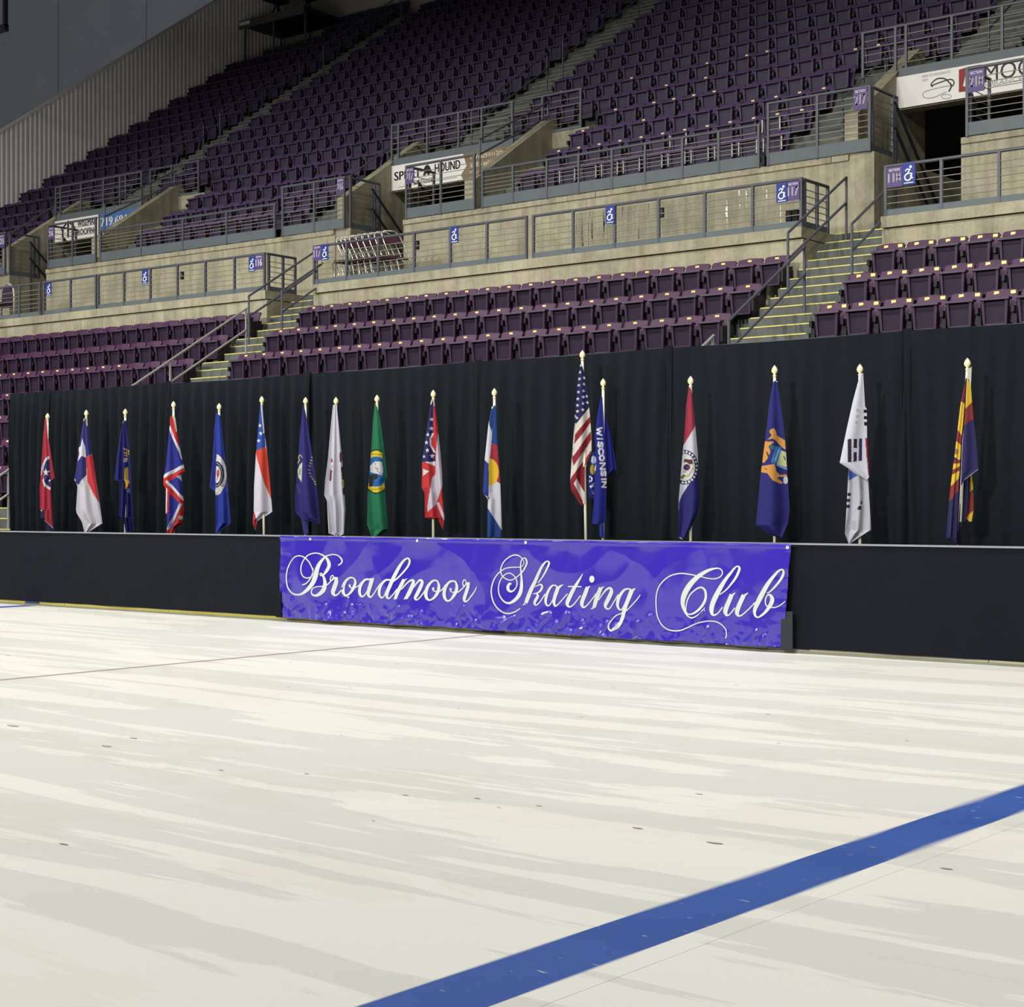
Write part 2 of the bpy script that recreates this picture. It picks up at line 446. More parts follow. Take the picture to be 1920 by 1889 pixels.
def crumple(x, z):
    """how far the vinyl stands off its plane (metres, towards the rink)"""
    t = (z - BZ0) / (BZ1 - BZ0)
    d = 0.012 + 0.020 * fbm((x * 0.7, z * 1.1, 1.0), 2)
    for fx, fz, sx, sd, am in ((0.8, 1.0, 0.5, 5.0, 0.034), (1.7, 1.5, -1.1, 9.0, 0.020), (2.6, 0.9, 0.0, 13.0, 0.012)):
        d += am * (1 - abs(noise.noise((x * fx + z * sx, z * fz, sd))) * 1.6)
    v = noise.voronoi((x * 1.1, z * 1.4, 0.0))[0]
    d += 0.014 * (v[1] - v[0]) - 0.02
    low = max(0.0, 1 - t / 0.30) ** 1.3
    v2 = noise.voronoi((x * 4.6, z * 6.0, 2.0))[0]
    d += low * 0.046 * (v2[1] - v2[0] - 0.15) + low * 0.012 * noise.noise((x * 13, z * 10, 3))
    d += crease(x, z)
    v3 = noise.voronoi((x * 10, z * 12, 6.0))[0]
    d += low * 0.016 * max(0.0, 0.5 + noise.noise((x * 2.2, 3.0, 1.0))) * (v3[1] - v3[0])
    if t > 0.955: d += 0.016 * math.sin(math.pi * (t - 0.955) / 0.045) * (0.6 + noise.noise((x * 1.3, 2.0, 6.0)))
    hi = max(0.0, (t - 0.90) / 0.10)
    d += hi * 0.010 * noise.noise((x * 2.4, 0, 8))
    side = min((x - BX0), (BX1 - x))
    if side < 0.25: d += 0.012 * noise.noise((x * 3, z * 12, 4)) * (1 - side / .25)
    return max(0.004, d)
banner = empty('club_banner', (-12.25, BY, 1.12))
tag(banner, 'glossy purple vinyl banner lettered in white script on the rink boards', 'banner')
nx, nz_ = 620, 90
V = []; Fc = []
for i in range(nx + 1):
    for j in range(nz_ + 1):
        s_, t_ = i / nx, j / nz_
        x = BX0 + (BX1 - BX0) * s_ ; z = BZ0 + (BZ1 - BZ0) * t_
        inset = 0.0
        if t_ < 0.33 and s_ < 0.02: inset = 0.05 * (1 - s_ / 0.02) * min(1, (0.33 - t_) / 0.05)
        xr = x + inset - (0.10 * max(0, (s_ - .9) / .1) * (1 - t_) ** 1.0)
        zz = z + (0.012 * noise.noise((x * 2.6, 0, 2)) * (1 - t_) ** 8) - 0.004 * (t_ > .99) * abs(noise.noise((x * 3, 1, 1)))
        V.append((xr, BY - crumple(x, z), zz))
for i in range(nx):
    for j in range(nz_):
        a = i * (nz_ + 1) + j
        Fc.append((a, a + nz_ + 1, a + nz_ + 2, a + 1))
vm = mat('purple_banner_vinyl', lin(50, 35, 168), 0.30, spec=0.5, coat=1.0)
vm.node_tree.nodes['Principled BSDF'].inputs['Coat Roughness'].default_value = 0.09
MB().add(V, Fc).build('vinyl_sheet', vm, banner, True)

def cat_rom(P, n):
    P = [np.array(p, float) for p in P]
    P = [2 * P[0] - P[1]] + P + [2 * P[-1] - P[-2]]
    out = []
    for i in range(1, len(P) - 2):
        p0, p1, p2, p3 = P[i - 1:i + 3]
        for k in range(n):
            t = k / n
            out.append(0.5 * (2 * p1 + (p2 - p0) * t + (2 * p0 - 5 * p1 + 4 * p2 - p3) * t * t + (3 * p1 - p0 - 3 * p2 + p3) * t ** 3))
    out.append(P[-2])
    return out
def stroke(mb, pts, ox, oy, sc, smooth=7):
    """one pen stroke: (x, y, pen width) points of the lettering, laid on the crumpled vinyl"""
    Q = cat_rom(pts, smooth) if len(pts) > 2 else [np.array(p, float) for p in pts]
    v = []; f = []
    for i, q in enumerate(Q):
        a, b_ = Q[max(0, i - 1)], Q[min(len(Q) - 1, i + 1)]
        d = (b_ - a)[:2]; n = np.hypot(*d) or 1; d = d / n
        nrm = np.array((-d[1], d[0])) * max(q[2], 6) / 2
        for sg in (-1, 0, 1):
            x, z = at(ox + (q[0] + sg * nrm[0]) / sc, oy + (q[1] + sg * nrm[1]) / sc, BY - 0.02)
            v.append((x, BY - crumple(x, z) - 0.0055, z))
    for i in range(len(Q) - 1):
        for k in (0, 1):
            a = i * 3 + k
            f.append((a, a + 1, a + 4, a + 3))
    mb.add(v, f)
def dot(mb, cx, cy, rx, ry, ox, oy, sc, n=20):
    v = []
    for k in range(n):
        x, z = at(ox + (cx + rx * math.cos(2 * math.pi * k / n)) / sc, oy + (cy + ry * math.sin(2 * math.pi * k / n)) / sc, BY - 0.02)
        v.append((x, BY - crumple(x, z) - 0.006, z))
    mb.add(v, [tuple(range(n))])
G1, G2, G3, G4, G5, G6 = (530, 1020, 9.6), (700, 1030, 8.727), (910, 1030, 12), (1040, 1060, 10.667), (1220, 1050, 11.81), (1320, 1050, 11.294)
WORDS = [('lettering', [
 (G1, [(580,480,16),(555,410,18),(510,330,20),(440,260,20),(345,217,20),(250,235,20),(170,320,20),(110,450,20),(90,600,20),(105,740,22),(155,840,24),(230,900,26),(330,915,32),(430,880,46),(520,800,64),(590,690,74),(628,560,78),(650,450,68),(690,350,56),(750,265,36),(800,220,22),(900,192,20),(990,215,20),(1055,280,28),(1062,330,28),(1030,370,24),(992,388,18)]),
 (G1, [(410,738,18),(465,720,20),(525,655,20),(565,570,18),(585,490,14),(580,430,12)]),
 (G1, [(580,545,16),(550,595,18),(495,615,20),(435,595,20),(390,535,20),(372,440,20),(385,350,20),(430,260,20),(510,190,20),(620,167,22),(720,195,24),(790,250,36),(832,330,54),(838,410,56),(800,490,50),(750,560,26),(718,530,20),(697,545,18),(715,572,22),(745,575,30),(775,650,46),(788,730,62),(768,820,70),(710,890,62),(640,930,44),(580,915,28),(562,860,20),(590,800,18),(660,770,18),(740,765,18),(820,740,20),(870,690,22),(908,640,16),(918,575,16),(888,580,18),(872,630,20),(888,662,22),(920,640,24),(955,600,34)]),
 (G1, [(980,600,44),(970,690,64),(932,800,68),(910,880,58),(940,928,34),(990,905,22),(1045,830,20),(1090,740,26)]),
 (G1, [(1290,625,26),(1225,608,28),(1150,650,38),(1095,730,52),(1075,820,60),(1085,890,50),(1130,935,34),(1200,890,38),(1270,790,58),(1308,690,46),(1285,620,26)]),
 (G1, [(1195,735,44),(1200,775,26),(1245,797,20),(1310,785,18),(1380,750,20),(1430,690,22)]),
 (G1, [(1610,640,28),(1510,645,38),(1440,710,48),(1395,800,58),(1393,890,54),(1430,950,34),(1490,915,22),(1550,820,22),(1600,720,24)]),
 (G1, [(1645,625,74),(1602,740,70),(1560,850,66),(1552,920,52),(1590,960,30),(1650,910,22),(1730,800,22),(1800,715,22)]), (G1, [(1640,640,36),(1685,608,8)]),
 (G2, [(310,505,28),(240,505,32),(180,560,42),(135,640,52),(122,730,48),(160,795,28),(212,765,20),(250,690,20),(300,590,24)]),
 (G2, [(300,560,24),(370,515,26),(440,450,26),(520,350,28),(575,260,32),(588,190,30),(560,150,26),(500,190,32),(440,280,46),(390,380,54),(345,490,58),(300,620,58),(265,730,56),(265,790,38),(310,800,22),(370,740,20),(430,650,20)]),
 (G2, [(522,495,52),(480,600,54),(440,700,54),(405,812,44)]), (G2, [(530,510,26),(570,480,8)]), (G2, [(412,800,30),(382,822,8)]),
 (G2, [(490,660,16),(560,565,22),(625,510,30),(662,530,46),(628,640,56),(588,740,56),(552,812,44)]), (G2, [(552,800,30),(525,822,8)]),
 (G2, [(610,700,16),(690,585,22),(755,510,32),(795,540,46),(760,640,56),(715,740,56),(688,800,42),(715,830,24),(770,780,20),(850,660,22)]),
 (G2, [(1060,525,26),(1000,512,28),(940,540,36),(880,620,50),(850,720,54),(865,800,44),(910,835,28),(980,800,36),(1045,710,54),(1072,610,48),(1055,525,26)]),
 (G2, [(975,630,44),(968,668,26),(1000,692,18),(1070,696,18),(1140,645,20),(1185,585,22)]),
 (G2, [(1365,535,26),(1305,522,28),(1240,550,36),(1180,630,50),(1150,730,54),(1165,810,44),(1210,850,28),(1280,810,36),(1345,720,54),(1377,620,48),(1360,535,26)]),
 (G2, [(1275,640,44),(1266,678,26),(1300,706,18),(1375,710,18),(1450,660,20),(1505,610,18),(1538,555,16),(1530,507,18),(1497,512,18),(1480,560,20),(1492,600,22),(1520,592,20),(1555,555,28)]),
 (G2, [(1588,540,48),(1568,625,60),(1530,720,60),(1495,810,56),(1505,855,34),(1550,845,22),(1620,770,20),(1680,690,18),(1722,615,12)])]),
 ('lettering', [
 (G3, [(790,1330,18),(700,1400,26),(600,1440,28),(500,1445,28),(390,1400,26),(290,1310,26),(215,1180,26),(175,1030,26),(168,900,26),(195,750,26),(260,610,24),(350,510,24),(470,435,22),(600,410,22),(740,405,20),(810,403,18),(870,370,16),(905,300,18),(880,220,20),(810,150,26),(710,130,26),(600,160,26),(480,240,26),(400,350,26),(365,470,26),(380,570,24),(430,640,24),(520,690,24),(600,695,24),(690,650,22),(790,570,24),(860,500,32),(930,400,38),(975,300,42),(960,220,36),(920,200,24),(870,225,22),(835,300,26),(820,400,30),(820,520,36),(825,650,46),(825,780,64),(820,880,76),(795,990,80),(740,1090,76),(660,1170,66),(560,1215,48),(460,1190,34),(380,1110,28),(325,990,24),(315,850,22),(345,720,22),(410,610,20),(500,550,22),(580,545,24),(660,600,24),(710,680,24),(725,780,24),(700,870,24),(640,940,34),(570,950,50),(520,900,64),(522,830,66),(560,780,54),(600,790,22)]),
 (G3, [(1190,765,22),(1290,650,30),(1390,510,38),(1460,380,42),(1475,300,38),(1430,270,26),(1370,325,42),(1290,435,56),(1200,590,66),(1110,760,78),(1030,910,82),(960,1080,84),(908,1215,72)]), (G3, [(900,1225,40),(840,1262,10)]),
 (G3, [(1120,850,14),(1200,808,26),(1262,800,42),(1282,850,52),(1240,930,48),(1170,985,32),(1070,1010,18)]),
 (G3, [(1150,1010,42),(1172,1060,58),(1120,1150,62),(1095,1220,52),(1120,1260,30),(1180,1230,24),(1260,1130,24),(1340,1010,28)]),
 (G3, [(1640,830,30),(1560,812,32),(1490,855,46),(1420,950,60),(1370,1060,68),(1350,1170,60),(1370,1250,44),(1420,1275,30),(1470,1230,26),(1540,1110,26),(1600,980,28)]),
 (G3, [(1668,840,86),(1622,960,86),(1572,1080,82),(1550,1190,72),(1580,1280,40),(1650,1240,26),(1760,1120,24),(1870,1000,24)]), (G3, [(1690,850,60),(1787,792,8)]),
 (G4, [(588,175,12),(530,280,36),(470,380,58),(400,490,74),(330,610,80),(275,720,80),(265,790,62),(310,835,34),(380,800,24),(470,700,22),(545,605,22)]), (G4, [(290,428,22),(420,425,24),(565,432,22)]),
 (G4, [(690,440,72),(640,560,78),(585,680,76),(558,780,66),(590,845,36),(660,800,24),(760,690,22),(860,560,24)]), (G4, [(700,450,44),(748,415,8)]),
 (G4, [(948,450,72),(895,570,78),(840,700,78),(793,845,64)]), (G4, [(960,460,44),(1015,428,8)]), (G4, [(790,845,44),(728,884,8)]),
 (G4, [(890,700,16),(970,585,24),(1060,485,36),(1135,460,46),(1155,525,72),(1100,640,80),(1030,760,76),(1008,830,52),(1050,880,30),(1110,850,24),(1200,720,22),(1290,590,26)]),
 (G4, [(1550,490,30),(1480,472,30),(1410,500,42),(1340,580,58),(1285,680,66),(1262,790,58),(1285,870,40),(1330,895,26),(1370,850,22),(1440,710,22),(1510,550,26)]),
 (G4, [(1565,490,86),(1502,640,84),(1442,780,78),(1395,920,80),(1360,1060,74),(1300,1190,72),(1220,1270,58),(1150,1310,36),(1090,1270,26),(1080,1200,22),(1130,1110,22),(1230,1010,22),(1350,962,18)]), (G4, [(1580,500,54),(1638,462,8)]),
 (G4, [(1390,958,22),(1500,860,22),(1600,760,22),(1680,670,22),(1735,590,14)])]),
 ('lettering', [
 (G5, [(1680,1740,20),(1705,1640,24),(1680,1530,24),(1600,1430,24),(1480,1370,24),(1320,1355,24),(1150,1380,24),(1000,1430,24),(850,1500,26),(700,1560,28),(560,1570,28),(430,1545,26),(330,1480,26),(240,1370,26),(185,1240,26),(160,1080,26),(155,900,26),(175,740,26),(230,600,26),(330,470,26),(460,365,26),(600,315,26),(740,300,26),(880,315,26),(1040,350,24),(1160,375,22),(1290,405,22),(1430,420,24),(1540,395,24),(1610,330,24),(1615,250,26),(1560,195,26),(1470,190,36),(1340,225,60),(1200,295,80),(1060,390,96),(940,510,110),(840,660,114),(770,820,108),(745,950,92),(760,1060,72),(800,1170,44),(860,1250,28),(940,1285,30),(1040,1240,26),(1140,1160,26),(1222,1062,18)]),
 (G5, [(812,1160,22),(815,1040,24),(845,900,26),(910,770,28),(1000,680,30),(1090,622,34),(1170,615,38),(1230,670,50),(1250,770,56),(1235,880,58),(1180,990,58),(1100,1090,54),(1000,1170,46),(910,1205,36),(850,1195,26),(812,1140,18)]),
 (G6, [(370,735,20),(500,640,28),(610,520,40),(700,390,50),(760,260,54),(778,175,46),(740,135,30),(680,172,38),(590,285,56),(480,430,74),(380,590,94),(290,760,104),(215,930,108),(190,1060,98),(210,1150,60),(270,1165,34),(340,1120,26),(430,1000,26)]),
 (G6, [(632,735,88),(580,850,94),(520,980,98),(488,1090,92),(510,1165,54),(560,1165,30),(620,1110,26),(700,1010,28)]), (G6, [(650,740,50),(716,694,8)]),
 (G6, [(893,740,88),(840,860,94),(780,990,98),(743,1110,92),(770,1180,50),(840,1170,30),(940,1090,26),(1040,990,24),(1120,900,26)]), (G6, [(912,745,50),(987,694,8)]),
 (G6, [(1365,708,20),(1430,670,28),(1520,580,40),(1620,460,48),(1692,340,54),(1718,250,46),(1680,205,32),(1600,242,42),(1500,352,62),(1390,500,82),(1290,670,96),(1210,830,100),(1140,980,86),(1108,1090,66),(1125,1180,44),(1180,1215,32),(1260,1170,46),(1350,1080,62),(1430,960,80),(1470,850,84),(1448,765,60),(1400,738,36),(1355,770,24),(1328,850,26),(1335,940,24),(1375,990,26)]),
 (G6, [(1450,1010,24),(1540,1005,22),(1640,960,22),(1742,878,18)])])]
for nm, strokes in WORDS:
    mb = MB()
    for (gz, pts) in strokes: stroke(mb, pts, *gz)
    if strokes[0][0] is G3: dot(mb, 775, 280, 53, 70, *G4)
    mb.build(nm, M['banner_text'], banner)
# black tape over the lower corners and eyelets along the hem
MB().box(-8.585, -8.45, BY - 0.034, BY - 0.026, 0.03, 0.43).build('corner_tape', mat('black_tape', lin(38, 42, 46), 0.7), banner)
MB().box(-16.10, -16.00, BY - 0.05, BY - 0.02, 0.09, 0.40).build('corner_tape', M['black_cloth'], banner)
for x, z in ((-15.47, 1.085), (-8.50, 1.085), (-11.9, 1.09), (-13.6, 1.09)):
    mb = MB(); mb.lathe([(0.006, -0.004), (0.017, -0.004), (0.017, 0.004), (0.006, 0.004)], (0, 0, 0), 10)
    mb.v = [(x + p[0], BY - crumple(x, z) - 0.006 + p[2], z + p[1]) for p in mb.v]
    mb.build('eyelet', M['white'], banner)

# ------------------------------------------------------------------ pipe and drape behind the boards
YD, HD = 16.0, 3.33
drape = empty('pipe_and_drape', (-13.5, YD, 0))
tag(drape, 'tall black drape hung from a pipe frame behind the flags', 'curtain')
JX = [-23.38, -22.4, -19.45, -16.5, -13.45, -10.6, -7.65, -4.7, -1.7]
def drape_y(x, z, i, x0, x1):
    t = (x - x0) / (x1 - x0)
    pl = 1.0 if i < 3 else 0.55 if i < 5 else 0.28
    top = 1 - max(0.0, min(1.0, (HD - z) / 0.5))
    a = 0.050 * pl * (1 - 0.7 * top)
    y = a * math.sin(2 * math.pi * (t * (x1 - x0) / 0.24) + 2.2 * noise.noise((x * 1.1, i, z * 0.25)) * 2)
    y += 0.03 * noise.noise((x * 2.2, z * 0.35, i * 3.7))
    e = min(x - x0, x1 - x)
    spread = 0.10 + 0.22 * (HD - z) / HD
    if e < spread:                                           # the gather at each joint falls in deep folds
        y += 0.055 * math.sin(e / spread * math.pi * 3) * (1 - e / spread)
    return y
for i in range(len(JX) - 1):
    x0, x1 = JX[i] - 0.05, JX[i + 1] + 0.05
    n = int((x1 - x0) / 0.022); m = 24
    v = []; f = []
    sag = 0.012 if i else 0.0
    for a in range(n + 1):
        t = a / n; x = x0 + (x1 - x0) * t
        zt = HD - sag * 4 * t * (1 - t) + (0.02 if 0 < i and (t < .03 or t > .97) else 0) + (0.0 if i > 1 else 0.02)
        for j in range(m + 1):
            z = 0.02 + (zt - 0.02) * (j / m)
            v.append((x, YD - 0.03 + 0.012 * (i % 2) + drape_y(x, z, i, x0, x1) * min(1, 0.25 + (zt - z) / 0.25), z))
    for a in range(n):
        for j in range(m):
            q = a * (m + 1) + j
            f.append((q, q + m + 1, q + m + 2, q + 1))
    MB().add(v, f).build('drape_panel', M['drape'], drape, True)
    MB().tube([(JX[i], YD + 0.035, HD - 0.022), (JX[i + 1], YD + 0.035, HD - 0.022)], 0.022, 8).build('crossbar', M['rail'], drape)
for x in JX:
    MB().tube([(x, YD + 0.10, 0.0), (x, YD + 0.10, HD - 0.01)], 0.024, 8).build('upright', M['rail'], drape)
    MB().box(x - 0.22, x + 0.22, YD + 0.0, YD + 0.42, 0.0, 0.012).build('base_plate', M['dark_metal'], drape)
# ------------------------------------------------------------------ flags on poles
YF = 15.58
RGT = (CS, SN); FWD = (-SN, CS)           # the flags hang roughly square to the rink corner they face
def pip(poly, X, Y):
    ins = np.zeros(X.shape, bool)
    n = len(poly)
    for i in range(n):
        x1, y1 = poly[i]; x2, y2 = poly[(i + 1) % n]
        if y1 == y2: continue
        c = ((y1 > Y) != (y2 > Y)) & (X < (x2 - x1) * (Y - y1) / (y2 - y1) + x1)
        ins ^= c
    return ins
def segd(pts, X, Y):
    D = np.full(X.shape, 1e9)
    for (x1, y1), (x2, y2) in zip(pts[:-1], pts[1:]):
        dx, dy = x2 - x1, y2 - y1
        t = np.clip(((X - x1) * dx + (Y - y1) * dy) / (dx * dx + dy * dy + 1e-9), 0, 1)
        D = np.minimum(D, np.hypot(X - x1 - t * dx, Y - y1 - t * dy))
    return D
def star(cx, cy, r, rot=-90, k=0.4):
    return [(cx + (r if i % 2 == 0 else r * k) * math.cos(math.radians(rot + 36 * i)), cy + (r if i % 2 == 0 else r * k) * math.sin(math.radians(rot + 36 * i))) for i in range(10)]
P = lambda pts, c: ('p', pts, c)
E_ = lambda cx, cy, rx, ry, c: ('e', (cx, cy, rx, ry), c)
S_ = lambda pts, w, c: ('s', (pts, w), c)
LET = {'W': [(0, 0), (.25, 1), (.5, .25), (.75, 1), (1, 0)], 'I': [(.5, 0), (.5, 1)], 'S': [(1, .12), (.3, 0), (0, .25), (.3, .47), (.75, .55), (1, .78), (.7, 1), (0, .9)],
       'C': [(1, .15), (.5, 0), (.1, .2), (0, .5), (.1, .8), (.5, 1), (1, .85)], 'O': [(.5, 0), (.1, .2), (0, .5), (.1, .8), (.5, 1), (.9, .8), (1, .5), (.9, .2), (.5, 0)], 'N': [(0, 1), (0, 0), (1, 1), (1, 0)]}
_lin = lin
def dye(*c): return tuple(v * 0.64 for v in _lin(*c)[:3]) + (1.0,)
mflag = bpy.data.materials.new('printed_flag_cloth'); mflag.use_nodes = True
_b = mflag.node_tree.nodes['Principled BSDF']; _b.inputs['Roughness'].default_value = 0.75; _b.inputs['Specular IOR Level'].default_value = 0.2
_a = mflag.node_tree.nodes.new('ShaderNodeAttribute'); _a.attribute_name = 'print'
mflag.node_tree.links.new(_a.outputs['Color'], _b.inputs['Base Color'])

def cloth(root, zoom, X0, pole_px, outline, base, deco, depth=0.05, folds=2.0, amp=0.03, seed=0.0, name='flag_cloth', back=True, lean=0.0):
    """one hanging fall of the flag: an outline in photo-zoom units becomes a folded cloth with the printed design"""
    ox, oy, sc = zoom
    Z = YF * 1.0 / (CS + ((pole_px - CX0) / FPX) * SN)
    ys = [p[1] for p in outline]
    y0, y1 = min(ys) + 0.5, max(ys) - 0.5
    nrow = max(12, int((y1 - y0) / sc / 0.85))
    rows = []
    n = len(outline)
    wmax = 0
    for i in range(nrow + 1):
        y = y0 + (y1 - y0) * i / nrow
        xs = []
        for a in range(n):
            (xa, ya), (xb, yb) = outline[a], outline[(a + 1) % n]
            if (ya <= y < yb) or (yb <= y < ya):
                xs.append(xa + (xb - xa) * (y - ya) / (yb - ya))
        if len(xs) < 2: xs = [xs[0], xs[0] + .5] if xs else [rows[-1][1], rows[-1][2]]
        rows.append((y, min(xs), max(xs))); wmax = max(wmax, max(xs) - min(xs))
    ncol = max(8, int(wmax / sc / 0.85))
    R = np.array(rows)
    T = np.linspace(0, 1, ncol + 1)[None, :]
    XX = R[:, 1:2] + (R[:, 2:3] - R[:, 1:2]) * T
    YY = np.repeat(R[:, 0:1], ncol + 1, 1)
    C = np.empty(XX.shape + (4,)); C[:] = dye(*base)
    for kind, g_, c in deco:
        if kind == 'p': msk = pip(g_, XX, YY)
        elif kind == 'e': msk = ((XX - g_[0]) / g_[2]) ** 2 + ((YY - g_[1]) / g_[3]) ** 2 < 1
        else: msk = segd(g_[0], XX, YY) < g_[1] / 2
        C[msk] = dye(*c)
    V = (YY - y0) / (y1 - y0)
    W = (R[:, 2:3] - R[:, 1:2]) / sc * Z / FPX
    D = depth + amp * np.minimum(1, W / 0.22) * (np.sin(2 * np.pi * folds * (T + 0.10 * np.sin(3 * V + seed)) + seed * 2.1) * (0.35 + 0.65 * V)) - 0.10 * W * (2 * T - 1) ** 2
    px = ox + XX / sc; py = oy + YY / sc
    s = (px - pole_px) * Z / FPX
    zz = HC + (CY0 - py) * Z / FPX
    xw = X0 + RGT[0] * s - FWD[0] * D; yw = YF + RGT[1] * s - FWD[1] * D
    vv = np.stack([xw, yw, zz], -1).reshape(-1, 3)
    idx = np.arange((nrow + 1) * (ncol + 1)).reshape(nrow + 1, ncol + 1)
    ff = np.stack([idx[:-1, :-1], idx[1:, :-1], idx[1:, 1:], idx[:-1, 1:]], -1).reshape(-1, 4)
    cols = C.reshape(-1, 4)
    if back:                                   # the rear fall of the same cloth closes the fold
        k = ncol // 6 or 1
        sel_r = list(range(0, nrow + 1, 6)); sel_r = sel_r if sel_r[-1] == nrow else sel_r + [nrow]
        sel_c = list(range(0, ncol + 1, k)); sel_c = sel_c if sel_c[-1] == ncol else sel_c + [ncol]
        bi = []; bv = []; bc = []
        off = len(vv)
        for a in sel_r:
            for c_ in sel_c:
                t = c_ / ncol
                dd = 0.05 * math.sin(math.pi * t) * min(1, W[a, 0] / 0.25)
                p = vv[idx[a, c_]]
                p0 = vv[idx[a, 0]] * (1 - t) + vv[idx[a, ncol]] * t
                q = np.array((p0[0] + FWD[0] * dd, p0[1] + FWD[1] * dd, p0[2]))
                bv.append(q); bc.append(dye(*base))
        nc = len(sel_c)
        bf = [[off + a * nc + c_, off + a * nc + c_ + 1, off + (a + 1) * nc + c_ + 1, off + (a + 1) * nc + c_] for a in range(len(sel_r) - 1) for c_ in range(nc - 1)]
        vv = np.concatenate([vv, np.array(bv)]); ff = np.concatenate([ff, np.array(bf)]); cols = np.concatenate([cols, np.array(bc)])
    m = bpy.data.meshes.new(name)
    m.from_pydata(vv.tolist(), [], ff.tolist()); m.update()
    at_ = m.attributes.new('print', 'FLOAT_COLOR', 'POINT')
    at_.data.foreach_set('color', cols.astype(np.float32).ravel())
    m.materials.append(mflag)
    m.polygons.foreach_set('use_smooth', [True] * len(m.polygons))
    o = bpy.data.objects.new(name, m); COL.objects.link(o)
    return adopt(o, root)

def flag(label, px, fin_y, zoom, layers, bot_px=None):
    X0, zt = at(px, fin_y, YF)
    Xb, _ = at(bot_px if bot_px else px, 1010, YF)
    zt += 0.05
    ztop = zt - 0.12
    slope = (Xb - X0) / (ztop - 1.1)
    root = empty('flag_on_pole', (X0 + slope * ztop, YF, 0))
    tag(root, label, 'flag', 'flags in a row before the black drape')
    base = (X0 + slope * ztop, YF, 0.0)
    MB().tube([base, (X0, YF, ztop)], 0.0165, 8).build('pole', M['pole'], root, True)
    MB().lathe([(0.0, 0), (0.020, 0.0), (0.022, 0.012), (0.012, 0.018), (0.014, 0.028), (0.030, 0.045), (0.034, 0.065), (0.026, 0.090), (0.012, 0.108), (0.0, 0.122)], (X0, YF, ztop), 12).build('finial', M['finial'], root, True)
    MB().lathe([(0.0, 0.10), (0.03, 0.10), (0.035, 0.05), (0.13, 0.03), (0.15, 0.0), (0.0, 0.0)], (base[0], YF, 0.0), 16).build('floor_stand', M['finial'], root, True)
    for i, Lr in enumerate(layers):
        kw = dict(depth=0.05 + 0.02 * i, seed=i * 1.7 + px * .01)
        kw.update(Lr[3] if len(Lr) > 3 else {})
        cloth(root, zoom, X0, px, Lr[0], Lr[1], Lr[2], **kw)
    return root

Z1, Z2, Z3, Z4, Z5 = (60, 760, 7.555), (290, 740, 6.996), (540, 735, 6.745), (780, 725, 6.511), (1050, 650, 9.442)
Z7, Z8, ZA, ZB = (1250, 695, 5.72), (1400, 680, 5.4), (1560, 680, 5.4), (1750, 660, 5.11)
WH, CRM = (232, 230, 238), (232, 228, 208)
flag('crimson flag with a navy circle and white stars, at the far left end', 89.4, 781, Z1, [
 ([(130,1480),(195,1465),(195,1600),(130,1600)], (48,46,92), [S_([(128,1492),(195,1470)], 24, WH)], dict(depth=0.03, amp=.0)),
 ([(203,1640),(315,1745),(305,1785),(205,1785)], (50,48,92), [], dict(depth=0.03, amp=.0)),
 ([(205,190),(240,190),(255,480),(290,700),(345,1040),(298,1065),(290,1200),(300,1400),(322,1750),(200,1640),(190,1480),(130,1485),(130,1200),(165,700),(180,450)], (186,58,76),
  [P([(222,185),(240,185),(252,480),(246,480)], WH), E_(292,960,143,240,WH), E_(295,960,120,205,(56,52,104)), P([(264,700),(295,700),(350,1040),(300,1066),(276,1005)], (160,44,62)), P(star(220,955,58), WH), E_(268,1068,16,14,WH), P([(286,1100),(330,1100),(330,1800),(296,1400)], (186,58,76)), S_([(195,1640),(325,1755)], 26, WH)], {})])
flag('flag with one big white star on blue above red and white', 162, 775, Z1, [
 ([(745,190),(790,190),(850,640),(925,1130),(965,1390),(1010,1680),(830,1790),(755,1800),(715,1650),(640,1530),(630,1480),(650,1140),(600,1060),(640,800),(670,600),(720,320)], (226,222,232),
  [P([(745,180),(790,180),(862,690),(775,742),(782,990),(655,1135),(590,1060),(640,800),(670,600),(720,320)], (52,56,124)), P([(775,742),(866,690),(925,1130),(962,1385),(870,1240),(790,1085)], (214,66,74)), P([(725,470),(760,590),(772,745),(720,722),(648,795),(675,690),(660,600),(700,585)], WH), S_([(740,215),(770,160)], 22, CRM), S_([(782,180),(792,290)], 16, CRM)], {})])
flag('navy flag with slanted gold letters and a gold and blue seal', 235, 773, Z1, [
 ([(1300,230),(1345,215),(1385,600),(1410,900),(1425,1280),(1450,1790),(1330,1790),(1300,1600),(1230,1590),(1262,1100),(1160,1060),(1200,760),(1260,400)], (38,40,112),
  [S_([(1322,622),(1385,655),(1328,678),(1382,692),(1335,712),(1375,742)], 17, (238,188,70)), S_([(1325,770),(1348,752),(1346,795),(1325,800)], 14, CRM), P([(1328,900),(1402,855),(1412,1060),(1345,1190),(1325,1180)], (238,190,72)), P([(1345,1180),(1402,1095),(1398,1190),(1365,1225)], (96,76,62)), P([(1418,1100),(1430,1285),(1366,1225)], (120,170,214)), S_([(1320,165),(1288,245)], 28, CRM), S_([(1335,155),(1347,215)], 18, CRM), E_(1257,1155,12,22,(220,200,120))], dict(folds=2.5, amp=.05))])
